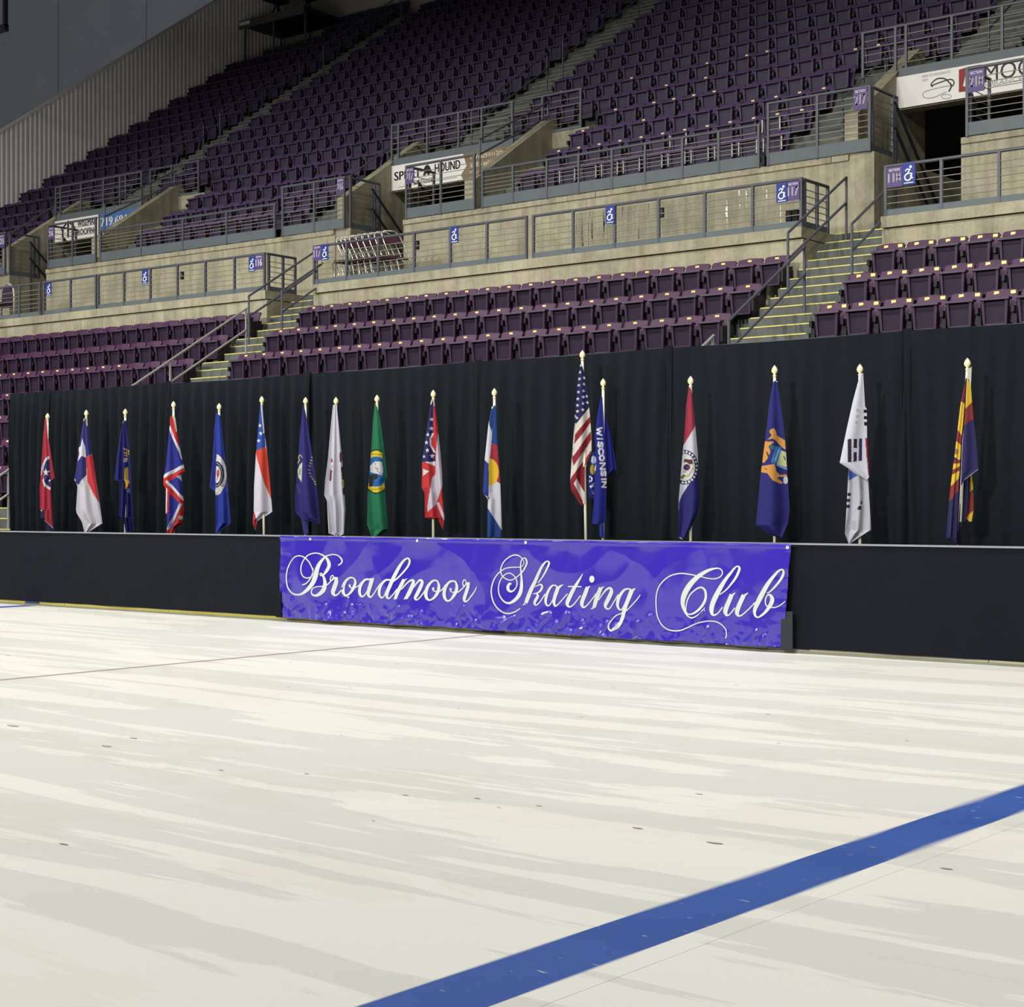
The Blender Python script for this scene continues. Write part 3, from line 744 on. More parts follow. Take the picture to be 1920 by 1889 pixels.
flag('navy flag bordered in white and red, its hem folded over twice', 325.5, 759, Z2, [
 ([(215,290),(275,280),(320,620),(360,830),(385,935),(405,1010),(352,1060),(360,1130),(375,1350),(385,1400),(385,1520),(365,1690),(280,1740),(250,1830),(165,1830),(170,1780),(165,1580),(150,1570),(150,1250),(115,1180),(120,1080),(150,950),(180,650),(205,420)], (48,54,150),
  [P([(210,280),(280,275),(325,620),(325,720),(270,560),(212,420)], (208,52,48)), S_([(208,430),(250,560),(345,760),(365,840)], 30, WH), P([(245,150),(270,150),(300,480),(290,500),(262,340),(235,270)], CRM), S_([(125,1078),(385,942)], 42, WH), P([(126,1102),(392,972),(410,1010),(350,1062),(240,1112),(175,1160),(165,1250),(112,1190),(116,1115)], (208,54,48)), P([(300,1078),(352,1050),(362,1140)], (190,214,236)), P([(118,1130),(180,1138),(390,1390),(390,1520),(335,1650),(350,1440),(150,1250)], (204,52,48)), S_([(172,1148),(280,1262),(384,1375)], 34, WH), P([(150,1250),(205,1280),(195,1545),(150,1575)], (196,50,52)), S_([(165,1240),(156,1545)], 22, WH), S_([(348,1445),(185,1765)], 36, (214,212,222)), P([(352,1480),(390,1500),(370,1690),(280,1742),(250,1835),(170,1835),(170,1782),(230,1762)], (200,52,48)), E_(350,1615,22,28,WH)], dict(amp=.035, folds=1.6))])
flag('bright blue flag with half a white round seal', 411, 763, Z2, [
 ([(815,240),(868,280),(905,640),(930,880),(955,1150),(965,1280),(1000,1690),(880,1770),(850,1820),(805,1825),(805,1280),(728,1215),(770,850),(790,480)], (48,66,166),
  [E_(815,1055,138,278,(32,38,90)), E_(815,1055,128,268,(228,228,230)), E_(822,1050,96,170,(34,38,70)), E_(820,1050,80,152,(150,150,158)), E_(820,1050,70,138,(42,46,80)), E_(822,1050,54,112,(224,222,226)), E_(838,1040,22,50,(190,70,66)), S_([(815,1120),(855,1060),(850,980)], 12, (196,90,70)), S_([(880,1200),(930,1190)], 12, (150,140,110)), P([(700,500),(806,500),(818,760),(806,1100),(803,1290),(700,1290)], (44,60,156)), P([(850,180),(868,210),(868,280),(848,240)], CRM)], dict(folds=1.5))])
flag('flag with white stars on blue over red and white stripes', 491, 750, Z2, [
 ([(1395,130),(1425,130),(1445,500),(1480,780),(1530,1350),(1545,1540),(1420,1620),(1350,1650),(1330,1780),(1290,1690),(1300,1500),(1305,1200),(1330,800),(1365,420)], (224,218,232),
  [P([(1380,120),(1430,120),(1458,690),(1335,742),(1320,742),(1365,420)], (54,84,176)), P([(1330,742),(1460,690),(1482,780),(1535,1385),(1450,1180),(1345,830),(1338,800)], (222,76,56)), P([(1300,1520),(1348,1652),(1425,1625),(1340,1790),(1280,1690)], (178,54,58)), S_([(1408,140),(1437,500)], 18, WH), P(star(1387,410,30), WH), P(star(1400,515,32), WH), P(star(1368,610,30), WH)], dict(folds=1.2))], bot_px=495)
flag('dull navy flag with a ring of gold lettering and a cream seal', 573, 752, Z3, [
 ([(160,1570),(245,1600),(265,1800),(205,1810)], (66,70,140), [], dict(depth=.02, amp=0.0, back=False)),
 ([(195,190),(215,190),(240,320),(305,760),(345,1030),(380,1350),(410,1680),(240,1620),(170,1600),(100,1520),(90,1350),(120,1000),(150,600)], (48,48,122),
  [S_([(155,800),(135,830),(150,860),(130,905)], 12, (214,194,96)), S_([(165,800),(185,830)], 10, (200,190,120)), P([(187,890),(150,930),(125,1000),(135,1080),(180,1145)], (214,216,196)), S_([(160,980),(150,1050)], 14, (110,120,130)), S_([(120,1180),(150,1270)], 26, (62,80,112))] +
  [S_([(a, b), (a + 16, b + 8)], 16, (176, 160, 104)) for a, b in ((305,830),(292,865),(280,900),(272,935),(268,985),(276,1030),(290,1070),(310,1100),(330,1130),(345,1165))], dict(folds=1.4))])
flag('white flag with faded red and brown figures', 630, 752, Z3, [
 ([(575,165),(620,165),(660,560),(690,880),(710,1150),(715,1250),(730,1500),(715,1800),(640,1830),(520,1790),(505,1500),(500,1380),(465,1310),(475,1120),(510,850),(550,400)], (222,220,234),
  [P([(545,825),(582,880),(545,897)], (170,62,92)), S_([(570,940),(545,975)], 10, (190,110,130)), P([(532,978),(567,1000),(552,1140),(525,1120)], (112,66,70)), S_([(480,1150),(512,1195),(488,1235)], 8, (92,96,112)), S_([(668,780),(672,880)], 26, (126,62,72)), S_([(690,960),(702,1100)], 28, (96,66,66)), E_(700,1165,14,38,(208,196,120)), E_(712,1255,16,55,(78,72,60))], dict(folds=2.2, amp=.04))])
flag('green flag with a round yellow and blue portrait seal', 707, 748, Z3, [
 ([(1100,150),(1130,190),(1165,330),(1200,600),(1225,800),(1255,1080),(1220,1140),(1225,1240),(1265,1740),(1150,1820),(1060,1830),(1005,1680),(1010,1300),(1020,1200),(1045,900),(1075,400)], (40,126,88),
  [E_(1120,1010,185,280,(22,28,30)), E_(1120,1010,170,265,(226,206,60)), E_(1120,1010,145,192,(36,106,176)), P([(1040,940),(1075,900),(1110,880),(1192,888),(1208,1000),(1192,1065),(1140,1040),(1045,1020)], (222,222,226)), S_([(1100,900),(1112,930)], 14, (190,160,140)), S_([(1100,960),(1140,975),(1135,1005)], 8, (70,70,76)), S_([(1150,1010),(1185,1060)], 8, (90,90,96)), P([(1035,1052),(1130,1040),(1150,1085),(1090,1120),(1072,1202),(1028,1202)], (46,48,46)), S_([(1060,785),(1180,800)], 12, (170,150,40)), S_([(1040,1240),(1200,1225)], 12, (170,150,40)), P([(1188,690),(1300,690),(1300,1080),(1218,1142),(1212,1010)], (34,112,78))], dict(folds=1.3))])
flag('red, white and navy flag with a curved white ring and small stars', 812.5, 739, Z4, [
 ([(185,170),(225,170),(265,480),(300,800),(320,1060),(325,1200),(330,1350),(350,1600),(330,1750),(240,1560),(222,1480),(125,1540),(110,1600),(105,1300),(68,1230),(75,920),(110,650),(160,350)], (208,62,66),
  [P([(180,180),(216,180),(214,560),(238,918),(60,922),(110,650),(160,350)], (44,42,98)), P([(212,590),(245,640),(235,780),(205,760),(186,690)], (196,54,60)), S_([(207,580),(178,640),(180,720),(226,800)], 22, WH), P([(270,560),(300,800),(322,1060),(327,1200),(240,1450),(125,1545),(200,1110),(238,1080),(248,800)], (220,212,228)), P([(105,920),(238,918),(236,975)], WH), P([(85,1005),(165,1037),(85,1092)], WH), S_([(270,1430),(345,1610)], 36, (224,216,228)), P([(300,1300),(335,1250),(345,1480)], (190,52,58)), S_([(205,150),(183,215)], 16, CRM), S_([(215,140),(226,235)], 16, CRM)] +
  [P(star(a, b, r), WH) for a, b, r in ((193,405,26),(190,515,30),(147,590,28),(130,685,28),(143,780,30),(98,855,24),(198,850,32))], dict(folds=1.8, amp=.04))])
flag('blue, white and red flag with a gold disc', 927, 736, Z4, [
 ([(925,250),(980,230),(995,700),(1030,1180),(1050,1760),(1045,1840),(870,1840),(875,1480),(880,1380),(815,1300),(840,890),(885,460)], (220,222,234),
  [P([(900,240),(985,220),(998,722),(922,700),(932,490),(892,450)], (36,72,138)), P([(920,700),(1002,720),(1035,1190),(985,1160),(890,1010),(906,850)], (172,52,66)), E_(893,1045,118,165,(240,196,54)), P([(835,895),(890,945),(886,1352),(800,1300)], (44,60,140)), P([(800,400),(932,470),(905,860),(888,945),(835,895)], (220,222,234)), P([(888,450),(932,490),(926,560)], (36,72,138)), P([(875,1340),(900,1360),(878,1385)], (130,40,60)), P([(872,1478),(1055,1765),(1050,1850),(860,1850)], (42,76,146)), P([(895,460),(930,360),(985,240),(990,480),(930,490)], (36,72,138)), S_([(962,160),(928,262)], 26, CRM), S_([(970,120),(980,220)], 18, CRM)], dict(folds=1.3))])
ST = [(365,340),(350,460),(338,580),(327,690),(322,810),(312,930),(306,1045),(306,1150),(298,1265),(425,560),(420,670),(415,790),(410,900),(405,1015),(402,1125),(480,885),(486,995),(262,1235)]
flag('tallest flag, white stars on navy with red and white stripes', 1092, 665, Z5, [
 ([(355,320),(380,320),(430,480),(480,850),(515,1090),(530,1250),(545,1450),(555,1650),(555,1850),(540,1900),(465,2080),(440,2200),(435,2770),(370,2820),(200,2550),(178,2400),(210,1950),(240,1550),(262,1370),(258,1250),(280,950),(320,580)], (228,218,212),
  [P([(340,300),(390,300),(440,480),(490,850),(520,1075),(292,1365),(240,1365),(250,1240),(280,950),(320,580)], (38,36,92)), P([(505,1265),(530,1240),(545,1345),(400,1545),(250,1725),(262,1570),(310,1500),(400,1390)], (142,36,50)), P([(540,1505),(556,1645),(480,1775),(380,1905),(235,2120),(210,1975),(300,1850),(430,1660)], (142,36,50)), P([(565,1810),(550,1945),(475,2080),(440,2110),(432,2585),(290,2340),(240,2430),(420,2775),(370,2825),(200,2560),(165,2400),(195,2325),(320,2150),(460,1970)], (142,36,50)), S_([(440,2120),(340,2330)], 8, (110,26,40)), S_([(230,1790),(215,1990)], 14, (150,60,66))] + [P(star(a, b, 34), WH) for a, b in ST], dict(folds=1.4, amp=.035))], bot_px=1098.6)
LT = 'WISCONSIN'; LY = [1510,1640,1742,1860,1978,2122,2250,2352,2446]; LX = [692,700,710,722,735,750,764,773,780]; LW = [130,10,86,96,90,100,80,10,90]
wis = []
for ch, cy, cx, w in zip(LT, LY, LX, LW):
    wis.append(S_([(cx + 40 - v * 80, cy + (u - .5) * w) for u, v in LET[ch]], 31, WH))
YF = 15.72
flag('royal blue flag with white block letters down its fold', 1131, 718, Z5, [
 ([(790,1150),(830,1300),(900,1560),(960,1900),(995,2150),(985,2180),(840,2270),(790,2000)], (30,40,136), [], dict(depth=.02)),
 ([(560,1900),(640,1830),(680,2400),(600,2720),(500,2655),(490,2400),(520,2200)], (36,44,128),
  [E_(590,2010,46,70,(178,198,224)), E_(575,2180,46,90,(176,152,64)), S_([(650,1900),(650,2060),(618,2190)], 22, WH), S_([(520,2300),(560,2330),(555,2380),(510,2385),(498,2340),(520,2300)], 20, WH), S_([(486,2430),(520,2390)], 18, WH), S_([(600,2420),(530,2500),(590,2470),(510,2470)], 16, WH), S_([(575,2560),(575,2610),(590,2600)], 12, WH)], dict(depth=.06)),
 ([(715,900),(745,900),(780,1520),(805,1900),(820,2300),(815,2600),(805,3100),(770,3120),(775,3400),(700,3380),(680,3100),(560,3150),(600,2700),(640,2000),(610,1600),(660,1200)], (34,44,142), [P([(700,3090),(775,3090),(775,3400),(690,3400)], (48,66,160))] + wis, dict(depth=.08, folds=1.0, amp=.02))])
YF = 15.58
DOTS = [(190 + 128 * math.cos(a), 1040 + 165 * math.sin(a)) for a in [math.radians(v) for v in range(-96, 100, 15)]]
flag('flag banded red, white and navy with a starred round seal', 1295, 714, Z7, [
 ([(230,180),(262,200),(300,560),(330,880),(352,1350),(330,1530),(250,1700),(180,1820),(118,1800),(125,1400),(145,1150),(185,700),(205,380)], (222,222,236),
  [P([(220,170),(268,190),(308,588),(180,800),(170,800),(205,380)], (172,58,80)), P([(348,1025),(360,1350),(340,1530),(250,1710),(180,1830),(105,1810),(128,1415),(160,1340),(235,1220),(312,1100)], (46,48,122)), E_(190,1040,147,185,(38,40,84)), E_(190,1040,108,146,(224,222,226)), S_([(155,1140),(235,1130),(275,1050)], 14, (186,176,110)), S_([(158,1150),(180,1130)], 30, (128,116,60)), P([(182,950),(270,958),(278,1005),(240,1010),(210,985),(180,985)], (98,64,56)), E_(212,1040,34,34,(44,46,90)), P([(205,1040),(235,1030),(236,1065)], (170,46,60)), S_([(175,1085),(205,1088)], 10, (130,128,110)), P([(245,130),(282,130),(282,300),(262,225)], CRM)] + [E_(a, b, 12, 13, WH) for a, b in DOTS], dict(folds=1.2))])
OR = (222,160,82)
flag('navy flag with an orange and light blue coat of arms', 1452.5, 694, Z8, [
 ([(262,190),(303,190),(350,500),(385,800),(415,1200),(435,1500),(420,1620),(345,1780),(230,1740),(95,1645),(140,1150),(190,740),(225,400)], (46,48,124),
  [P([(232,680),(268,668),(290,700),(300,742),(385,790),(388,885),(345,852),(290,795),(250,770),(205,785),(245,740),(222,705)], OR), P([(180,800),(270,805),(215,850),(232,905),(205,975),(170,1020),(150,1000),(165,880)], OR), S_([(200,910),(215,960)], 12, (60,48,70)), P([(148,1050),(275,1028),(292,1105),(335,1140),(398,1135),(410,1162),(330,1155),(302,1172),(372,1220),(330,1228),(250,1192),(200,1122),(145,1112)], OR), S_([(180,1075),(200,1085)], 10, (150,100,50)), P([(280,850),(350,862),(300,1032),(238,1012)], (66,132,206)), S_([(320,890),(280,990)], 14, (180,210,230)), P([(345,890),(398,912),(402,1062),(302,1032)], (206,208,160)), S_([(372,950),(388,985)], 12, (80,90,110)), S_([(302,1040),(400,1078)], 16, (120,176,222)), E_(392,1192,24,38,(206,212,224)), S_([(270,130),(265,195)], 12, CRM), S_([(295,130),(300,195)], 12, CRM), E_(250,860,24,24,(64,110,110))], dict(folds=1.2))])
BK = (54,40,62)
flag('white flag with black bars and a slip of red and blue', 1612.5, 692, ZA, [
 ([(165,1060),(350,1100),(362,1180),(390,1700),(165,1840),(125,1730),(140,1500)], (214,214,226),
  [P([(160,1080),(254,1145),(165,1198)], (66,98,186)), P([(152,1320),(188,1320),(185,1352),(150,1352)], BK), P([(146,1380),(182,1380),(180,1412),(144,1412)], BK), P([(138,1440),(180,1440),(178,1475),(136,1475)], BK), P([(285,1395),(300,1395),(298,1430),(268,1430)], BK), P([(258,1455),(292,1455),(288,1490),(246,1490)], BK), P([(190,1600),(240,1600),(230,1700),(200,1690)], (198,198,212)), S_([(340,1310),(150,1640)], 8, (196,196,208)), P([(350,1100),(362,1100),(366,1165),(352,1165)], (150,34,58))], dict(depth=.03)),
 ([(270,115),(298,115),(320,455),(338,478),(340,760),(360,1160),(330,1190),(65,1018),(130,700),(200,380)], (226,226,240),
  [P([(140,780),(178,778),(178,1010),(140,1012)], BK), P([(200,776),(238,775),(238,868),(200,870)], BK), P([(200,912),(236,910),(236,1004),(200,1006)], BK), P([(258,773),(291,772),(289,998),(256,1000)], (62,44,92)), E_(240,490,20,16,(190,190,206)), E_(238,550,18,15,(190,190,206)), E_(230,612,18,15,(190,190,206)), P([(304,480),(345,480),(345,515),(306,515)], (22,22,28)), P([(308,545),(345,545),(345,580),(308,580)], (22,22,28)), P([(310,605),(345,605),(345,642),(312,642)], (22,22,28)), P([(322,768),(350,768),(366,1165),(352,1165)], (158,34,58)), S_([(65,1018),(330,1190)], 10, (236,236,244))], dict(depth=.09, folds=1.0, amp=.02))])  # the three grey ovals are shadows put into the cloth colour
YL, CU, NV = (240,200,64), (146,60,58), (56,50,104)
flag('flag with red and yellow rays over navy, farthest right', 1814, 681, ZB, [
 ([(280,1200),(378,1160),(392,1300),(395,1510),(375,1630),(290,1600),(280,1850),(235,1850)], (40,36,78), [P([(365,1160),(385,1160),(395,1310),(358,1352)], YL), P([(358,1352),(400,1338),(398,1520),(318,1592),(342,1500)], CU), P([(318,1595),(392,1522),(378,1640)], YL)], dict(depth=-.03, back=False)),
 ([(300,250),(325,270),(285,700),(265,870),(250,1250),(215,1850),(100,1780),(140,1430),(195,980),(250,500),(280,350)], (56,50,98),
  [P([(285,320),(298,330),(284,500),(255,480)], (136,48,60)), P([(255,478),(286,500),(262,812),(212,742)], YL), P([(215,742),(268,815),(255,892),(202,842)], CU), P([(200,850),(258,900),(246,1052),(182,1000)], YL), E_(206,958,24,28,(164,124,80)), P([(176,1040),(250,1034),(246,1070),(172,1075)], CU), P([(170,1075),(245,1070),(240,1100),(164,1150)], YL), P([(164,1135),(240,1098),(238,1150),(158,1192)], CU), P([(155,1188),(240,1138),(226,1220),(146,1302)], YL), P([(146,1300),(226,1218),(226,1330),(136,1442)], CU)], dict(depth=.05)),
 ([(305,170),(345,150),(337,340),(347,480),(365,650),(390,870),(408,1130),(280,1225),(240,1290),(260,850),(285,540),(296,300)], NV,
  [P([(290,240),(340,330),(350,487),(283,552),(288,400)], YL), P([(283,550),(350,485),(366,645),(270,708)], CU), P([(300,160),(350,140),(334,345),(318,272),(296,268)], CRM), S_([(408,1130),(280,1225)], 8, (200,190,210))], dict(depth=.09, folds=1.0, amp=.02))], bot_px=1798)
# ------------------------------------------------------------------ the stands: levels shared by every section
RISE, RUN = 0.175, 0.29                       # lower aisle steps, three to a row
def lrow(r): return 22.60 - 0.87 * (r - 1), 4.54 - 0.525 * (r - 1)      # lower row r: backrest plane Y, floor z
def urow(k): return 26.20 + 0.83 * k, 7.40 + 0.56 * k                  # upper row k
LEDGE, UP0, LAND = 5.86, 7.40, 9.08
A1, A2, A3 = -36.5, -24.75, -12.65            # left jamb of each vomitory
NUP = 19

def structure(name, mb, m, label, parent=None):
    o = mb.build(name, m, parent)
    if parent is None: tag(o, label, None, None, 'structure')
    elif label: o['label'] = label
    return o

# lower seating tiers and the wheelchair ledge above them
def lower_section(fr, x0, x1, label, w0, w1):
    mb = MB()
    for r in range(1, 8):
        yb, z = lrow(r)
        mb.box(x0, x1, yb - 0.72, (22.94 if r == 1 else yb + 0.15), -0.005 if r > 6 else z - 0.9, z, fr)
    structure('seating_tier', mb, M['conc_tread'], 'concrete tiers under the %s lower stand' % label)
    led = empty('platform_ledge', fr((x0 + x1) / 2, 22.9, LEDGE))
    tag(led, 'pale concrete ledge above the %s lower stand' % label, None, None, 'structure')
    MB().box(w0, w1, 22.945, 25.3, 3.6, 5.672, fr).build('ledge_wall', M['conc'], led)
    MB().box(w0 + 0.06, w1 - 0.06, 23.0, 25.3, 5.672, 5.690, fr).build('ledge_joint', M['conc'], led)
    MB().box(w0 + 0.0, w1 - 0.0, 22.90, 25.3, 5.690, LEDGE, fr).build('ledge_cap', M['conc'], led)
lower_section(FL, -46, -24.93, 'left', -46, -24.93)
lower_section(FR, -23.50, -12.73, 'middle', -23.55, -12.73)
lower_section(FR, -11.36, 3.0, 'right', -11.39, 3.0)

def steps(name, fr, x0, x1, y_top, z_top, n, rise, run, m_nose, label, nose_w=0.035, deep=0.6, back=None):
    """stairs that climb towards +Y and end at (y_top, z_top); every step and its nosing is a piece of its own"""
    root = empty(name, fr((x0 + x1) / 2, y_top - run * n, z_top - rise * n))
    tag(root, label, None, None, 'structure')
    for k in range(n):
        y = y_top - run * k; z = z_top - rise * k
        s = MB().box(x0, x1, y, (back if k == 0 and back else y + run + 0.03), z - (rise + 0.02 if k else deep), z, fr).build('step', M['conc_tread'], root)
        q = MB().box(x0 + 0.04, x1 - 0.04, y - 0.006, y + nose_w, z - 0.013, z + 0.005, fr).build('nosing', m_nose, s)
    return root
steps('aisle_stairs', FR, -24.93, -23.52, 23.9, LEDGE, 29, RISE, RUN, M['nosing'], 'concrete aisle stairs with yellow nosings between left and middle lower stands', back=25.4)
steps('aisle_stairs', FR, -12.72, -11.40, 23.9, LEDGE, 29, RISE, RUN, M['nosing'], 'concrete aisle stairs with yellow nosings between middle and right lower stands', back=25.4)

# upper front walls, vomitories, landings and upper tiers
def front_wall(fr, x0, x1, label):
    root = empty('wall_front', fr((x0 + x1) / 2, 25.2, LEDGE))
    tag(root, label, None, None, 'structure')
    MB().box(x0, x1, 25.2, 25.45, 5.80, 7.30, fr).build('wall_panel', M['conc'], root)
    n = 0
    x = x0
    while x < x1 - 0.01:
        xe = min(x + 4.9, x1)
        MB().box(x + 0.008, xe - 0.008, 25.17, 25.45, 7.30, UP0, fr).build('wall_coping', M['conc'], root)
        x = xe
front_wall(FL, -35.0, -25.18, 'long concrete wall behind the left wheelchair platform')
front_wall(FR, A2 + 1.52, A3 - 0.45, 'long concrete wall behind the middle wheelchair platform')
front_wall(FR, A3 + 1.52, 3.0, 'concrete wall at the right edge under the white banner')
front_wall(FL, -46, A1 - 0.45, 'concrete wall end at the far left edge')

def vomitory(fr, a, name):
    v = empty('vomitory', fr(a + 0.75, 25.2, LEDGE))
    tag(v, 'dark stair opening in the stands, %s' % name, None, None, 'structure')
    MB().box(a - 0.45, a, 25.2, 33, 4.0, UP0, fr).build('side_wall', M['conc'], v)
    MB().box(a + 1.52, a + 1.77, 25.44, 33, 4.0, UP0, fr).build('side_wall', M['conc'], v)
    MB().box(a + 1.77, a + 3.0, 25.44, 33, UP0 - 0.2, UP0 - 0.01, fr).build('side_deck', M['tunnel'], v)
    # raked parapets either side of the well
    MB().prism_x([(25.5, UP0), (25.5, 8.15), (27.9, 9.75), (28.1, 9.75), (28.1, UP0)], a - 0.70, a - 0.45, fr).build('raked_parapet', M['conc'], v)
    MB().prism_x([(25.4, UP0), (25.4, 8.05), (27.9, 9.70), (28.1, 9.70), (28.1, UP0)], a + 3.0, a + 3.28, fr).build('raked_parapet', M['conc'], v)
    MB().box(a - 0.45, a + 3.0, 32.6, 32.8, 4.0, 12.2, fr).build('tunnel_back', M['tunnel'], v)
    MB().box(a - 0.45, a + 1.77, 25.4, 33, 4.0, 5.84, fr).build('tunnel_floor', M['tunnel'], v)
    # the landing that bridges the well
    MB().box(a - 0.45, a + 3.0, 27.0, 27.3, 8.47, LAND, fr).build('landing_beam', M['conc'], v)
    MB().box(a - 1.15, a + 3.10, 27.3, 28.80, LAND - 0.15, LAND, fr).build('landing_slab', M['conc_tread'], v)
    MB().box(a - 0.42, a + 2.97, 26.985, 27.0, LAND - 0.10, LAND + 0.12, fr).build('landing_plate', M['plate'], v)
    MB().box(a + 3.285, a + 4.25, 27.92, 28.1, 7.4, 9.42, fr).build('landing_wall', M['conc'], v)
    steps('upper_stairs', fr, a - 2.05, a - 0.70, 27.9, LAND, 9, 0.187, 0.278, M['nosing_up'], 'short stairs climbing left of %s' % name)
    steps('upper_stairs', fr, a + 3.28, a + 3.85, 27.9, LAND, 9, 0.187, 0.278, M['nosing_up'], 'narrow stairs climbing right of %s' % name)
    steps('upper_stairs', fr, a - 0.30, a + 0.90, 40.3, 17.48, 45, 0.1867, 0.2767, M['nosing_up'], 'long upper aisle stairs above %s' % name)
VN = {A1: 'the blue phone number banner', A2: 'the white and brown banner', A3: 'the white stethoscope banner'}
vomitory(FL, A1, VN[A1]); vomitory(FR, A2, VN[A2]); vomitory(FR, A3, VN[A3])

def tier(fr, x0, x1, ks, label):
    mb = MB()
    for k in ks:
        y = 25.40 + 0.83 * k; z = UP0 + 0.56 * k
        mb.box(x0, x1, y, y + 0.90, z - 0.14, z, fr)
        if k: mb.box(x0, x1, y, y + 0.10, z - 0.57, z - 0.14, fr)
    structure('seating_tier', mb, M['conc_tread'], label)
SEG_LO = [(FL, -42.9, A1 - 2.05), (FL, A1 + 3.85, A2 - 2.05), (FR, A2 + 3.85, A3 - 2.05), (FR, A3 + 3.85, 2.0)]
for (fr, x0, x1), nm in zip(SEG_LO, ('far left', 'left', 'middle', 'right')):
    tier(fr, x0, x1, range(0, 4), 'front concrete tiers of the %s upper stand' % nm)
tier(FL, -42.9, -24.2, range(4, NUP), 'steep concrete tiers of the left upper stands')
tier(FR, -24.75, 2.0, range(4, NUP), 'steep concrete tiers of the right upper stands')

# end wall: ribbed cladding with a raked top, rear wall, far grey wall, ceiling
def ribbed():
    mb = MB(); XW = -43.05; v = []; f = []
    ys = []; y = 26.0
    while y < 41.6:
        ys += [(y, 0.0), (y + 0.06, 0.0), (y + 0.085, 0.045), (y + 0.145, 0.045)]; y += 0.17
    for y, d in ys:
        zt = 12.70 + 0.695 * (y - 29.57)
        for z in (5.9, zt):
            v.append(FL(XW + d, y, z))
    for i in range(len(ys) - 1):
        f.append((2 * i, 2 * i + 2, 2 * i + 3, 2 * i + 1))
    mb.add(v, f)
    mb.prism_x([(26, 5.9), (26, 12.70 + 0.695 * (26 - 29.57) - .01), (41.6, 12.70 + 0.695 * (41.6 - 29.57) - .01), (41.6, 5.9)], XW - 0.15, XW - 0.004, FL)
    return mb
structure('wall_left', ribbed(), M['corr'], 'ribbed pale metal cladding along the left end of the stands')
structure('trim_1', MB().prism_x([(26, 10.17), (26, 10.25), (41.6, 21.09), (41.6, 21.01)], -43.22, -42.99, FL), M['corr'], 'capping along the ribbed cladding')
structure('wall_back', MB().box(-43.2, -24.2, 41.42, 41.7, 5, 23, FL).box(-24.9, 22, 41.42, 41.7, 5, 23), M['wall_pale'], 'pale rear wall behind the top row')
wl = empty('wall_end', (-66, 20, 0)); tag(wl, 'far grey insulated end wall beyond the cladding', None, None, 'structure')
for i in range(20):
    y0 = -20 + i * 5.2
    MB().box(-66.2, -66, y0 + 0.02, y0 + 5.18, 0, 30).build('wall_panel', M['wall_grey'], wl)
MB().box(-66.35, -66.2, -20, 84, 0, 30).build('wall_backing', M['dark_metal'], wl)
structure('wall_near', MB().box(-70, 24, -26.3, -26, 0, 29.6), M['dark_metal'], 'dark opposite side of the hall')
structure('wall_right', MB().box(24, 24.3, -26, 54, 0, 29.6), M['dark_metal'], 'dark right end of the hall')
structure('ceiling', MB().box(-70, 24, -22, 86, 29.5, 29.8), M['ceil'], 'dark grey hall ceiling')

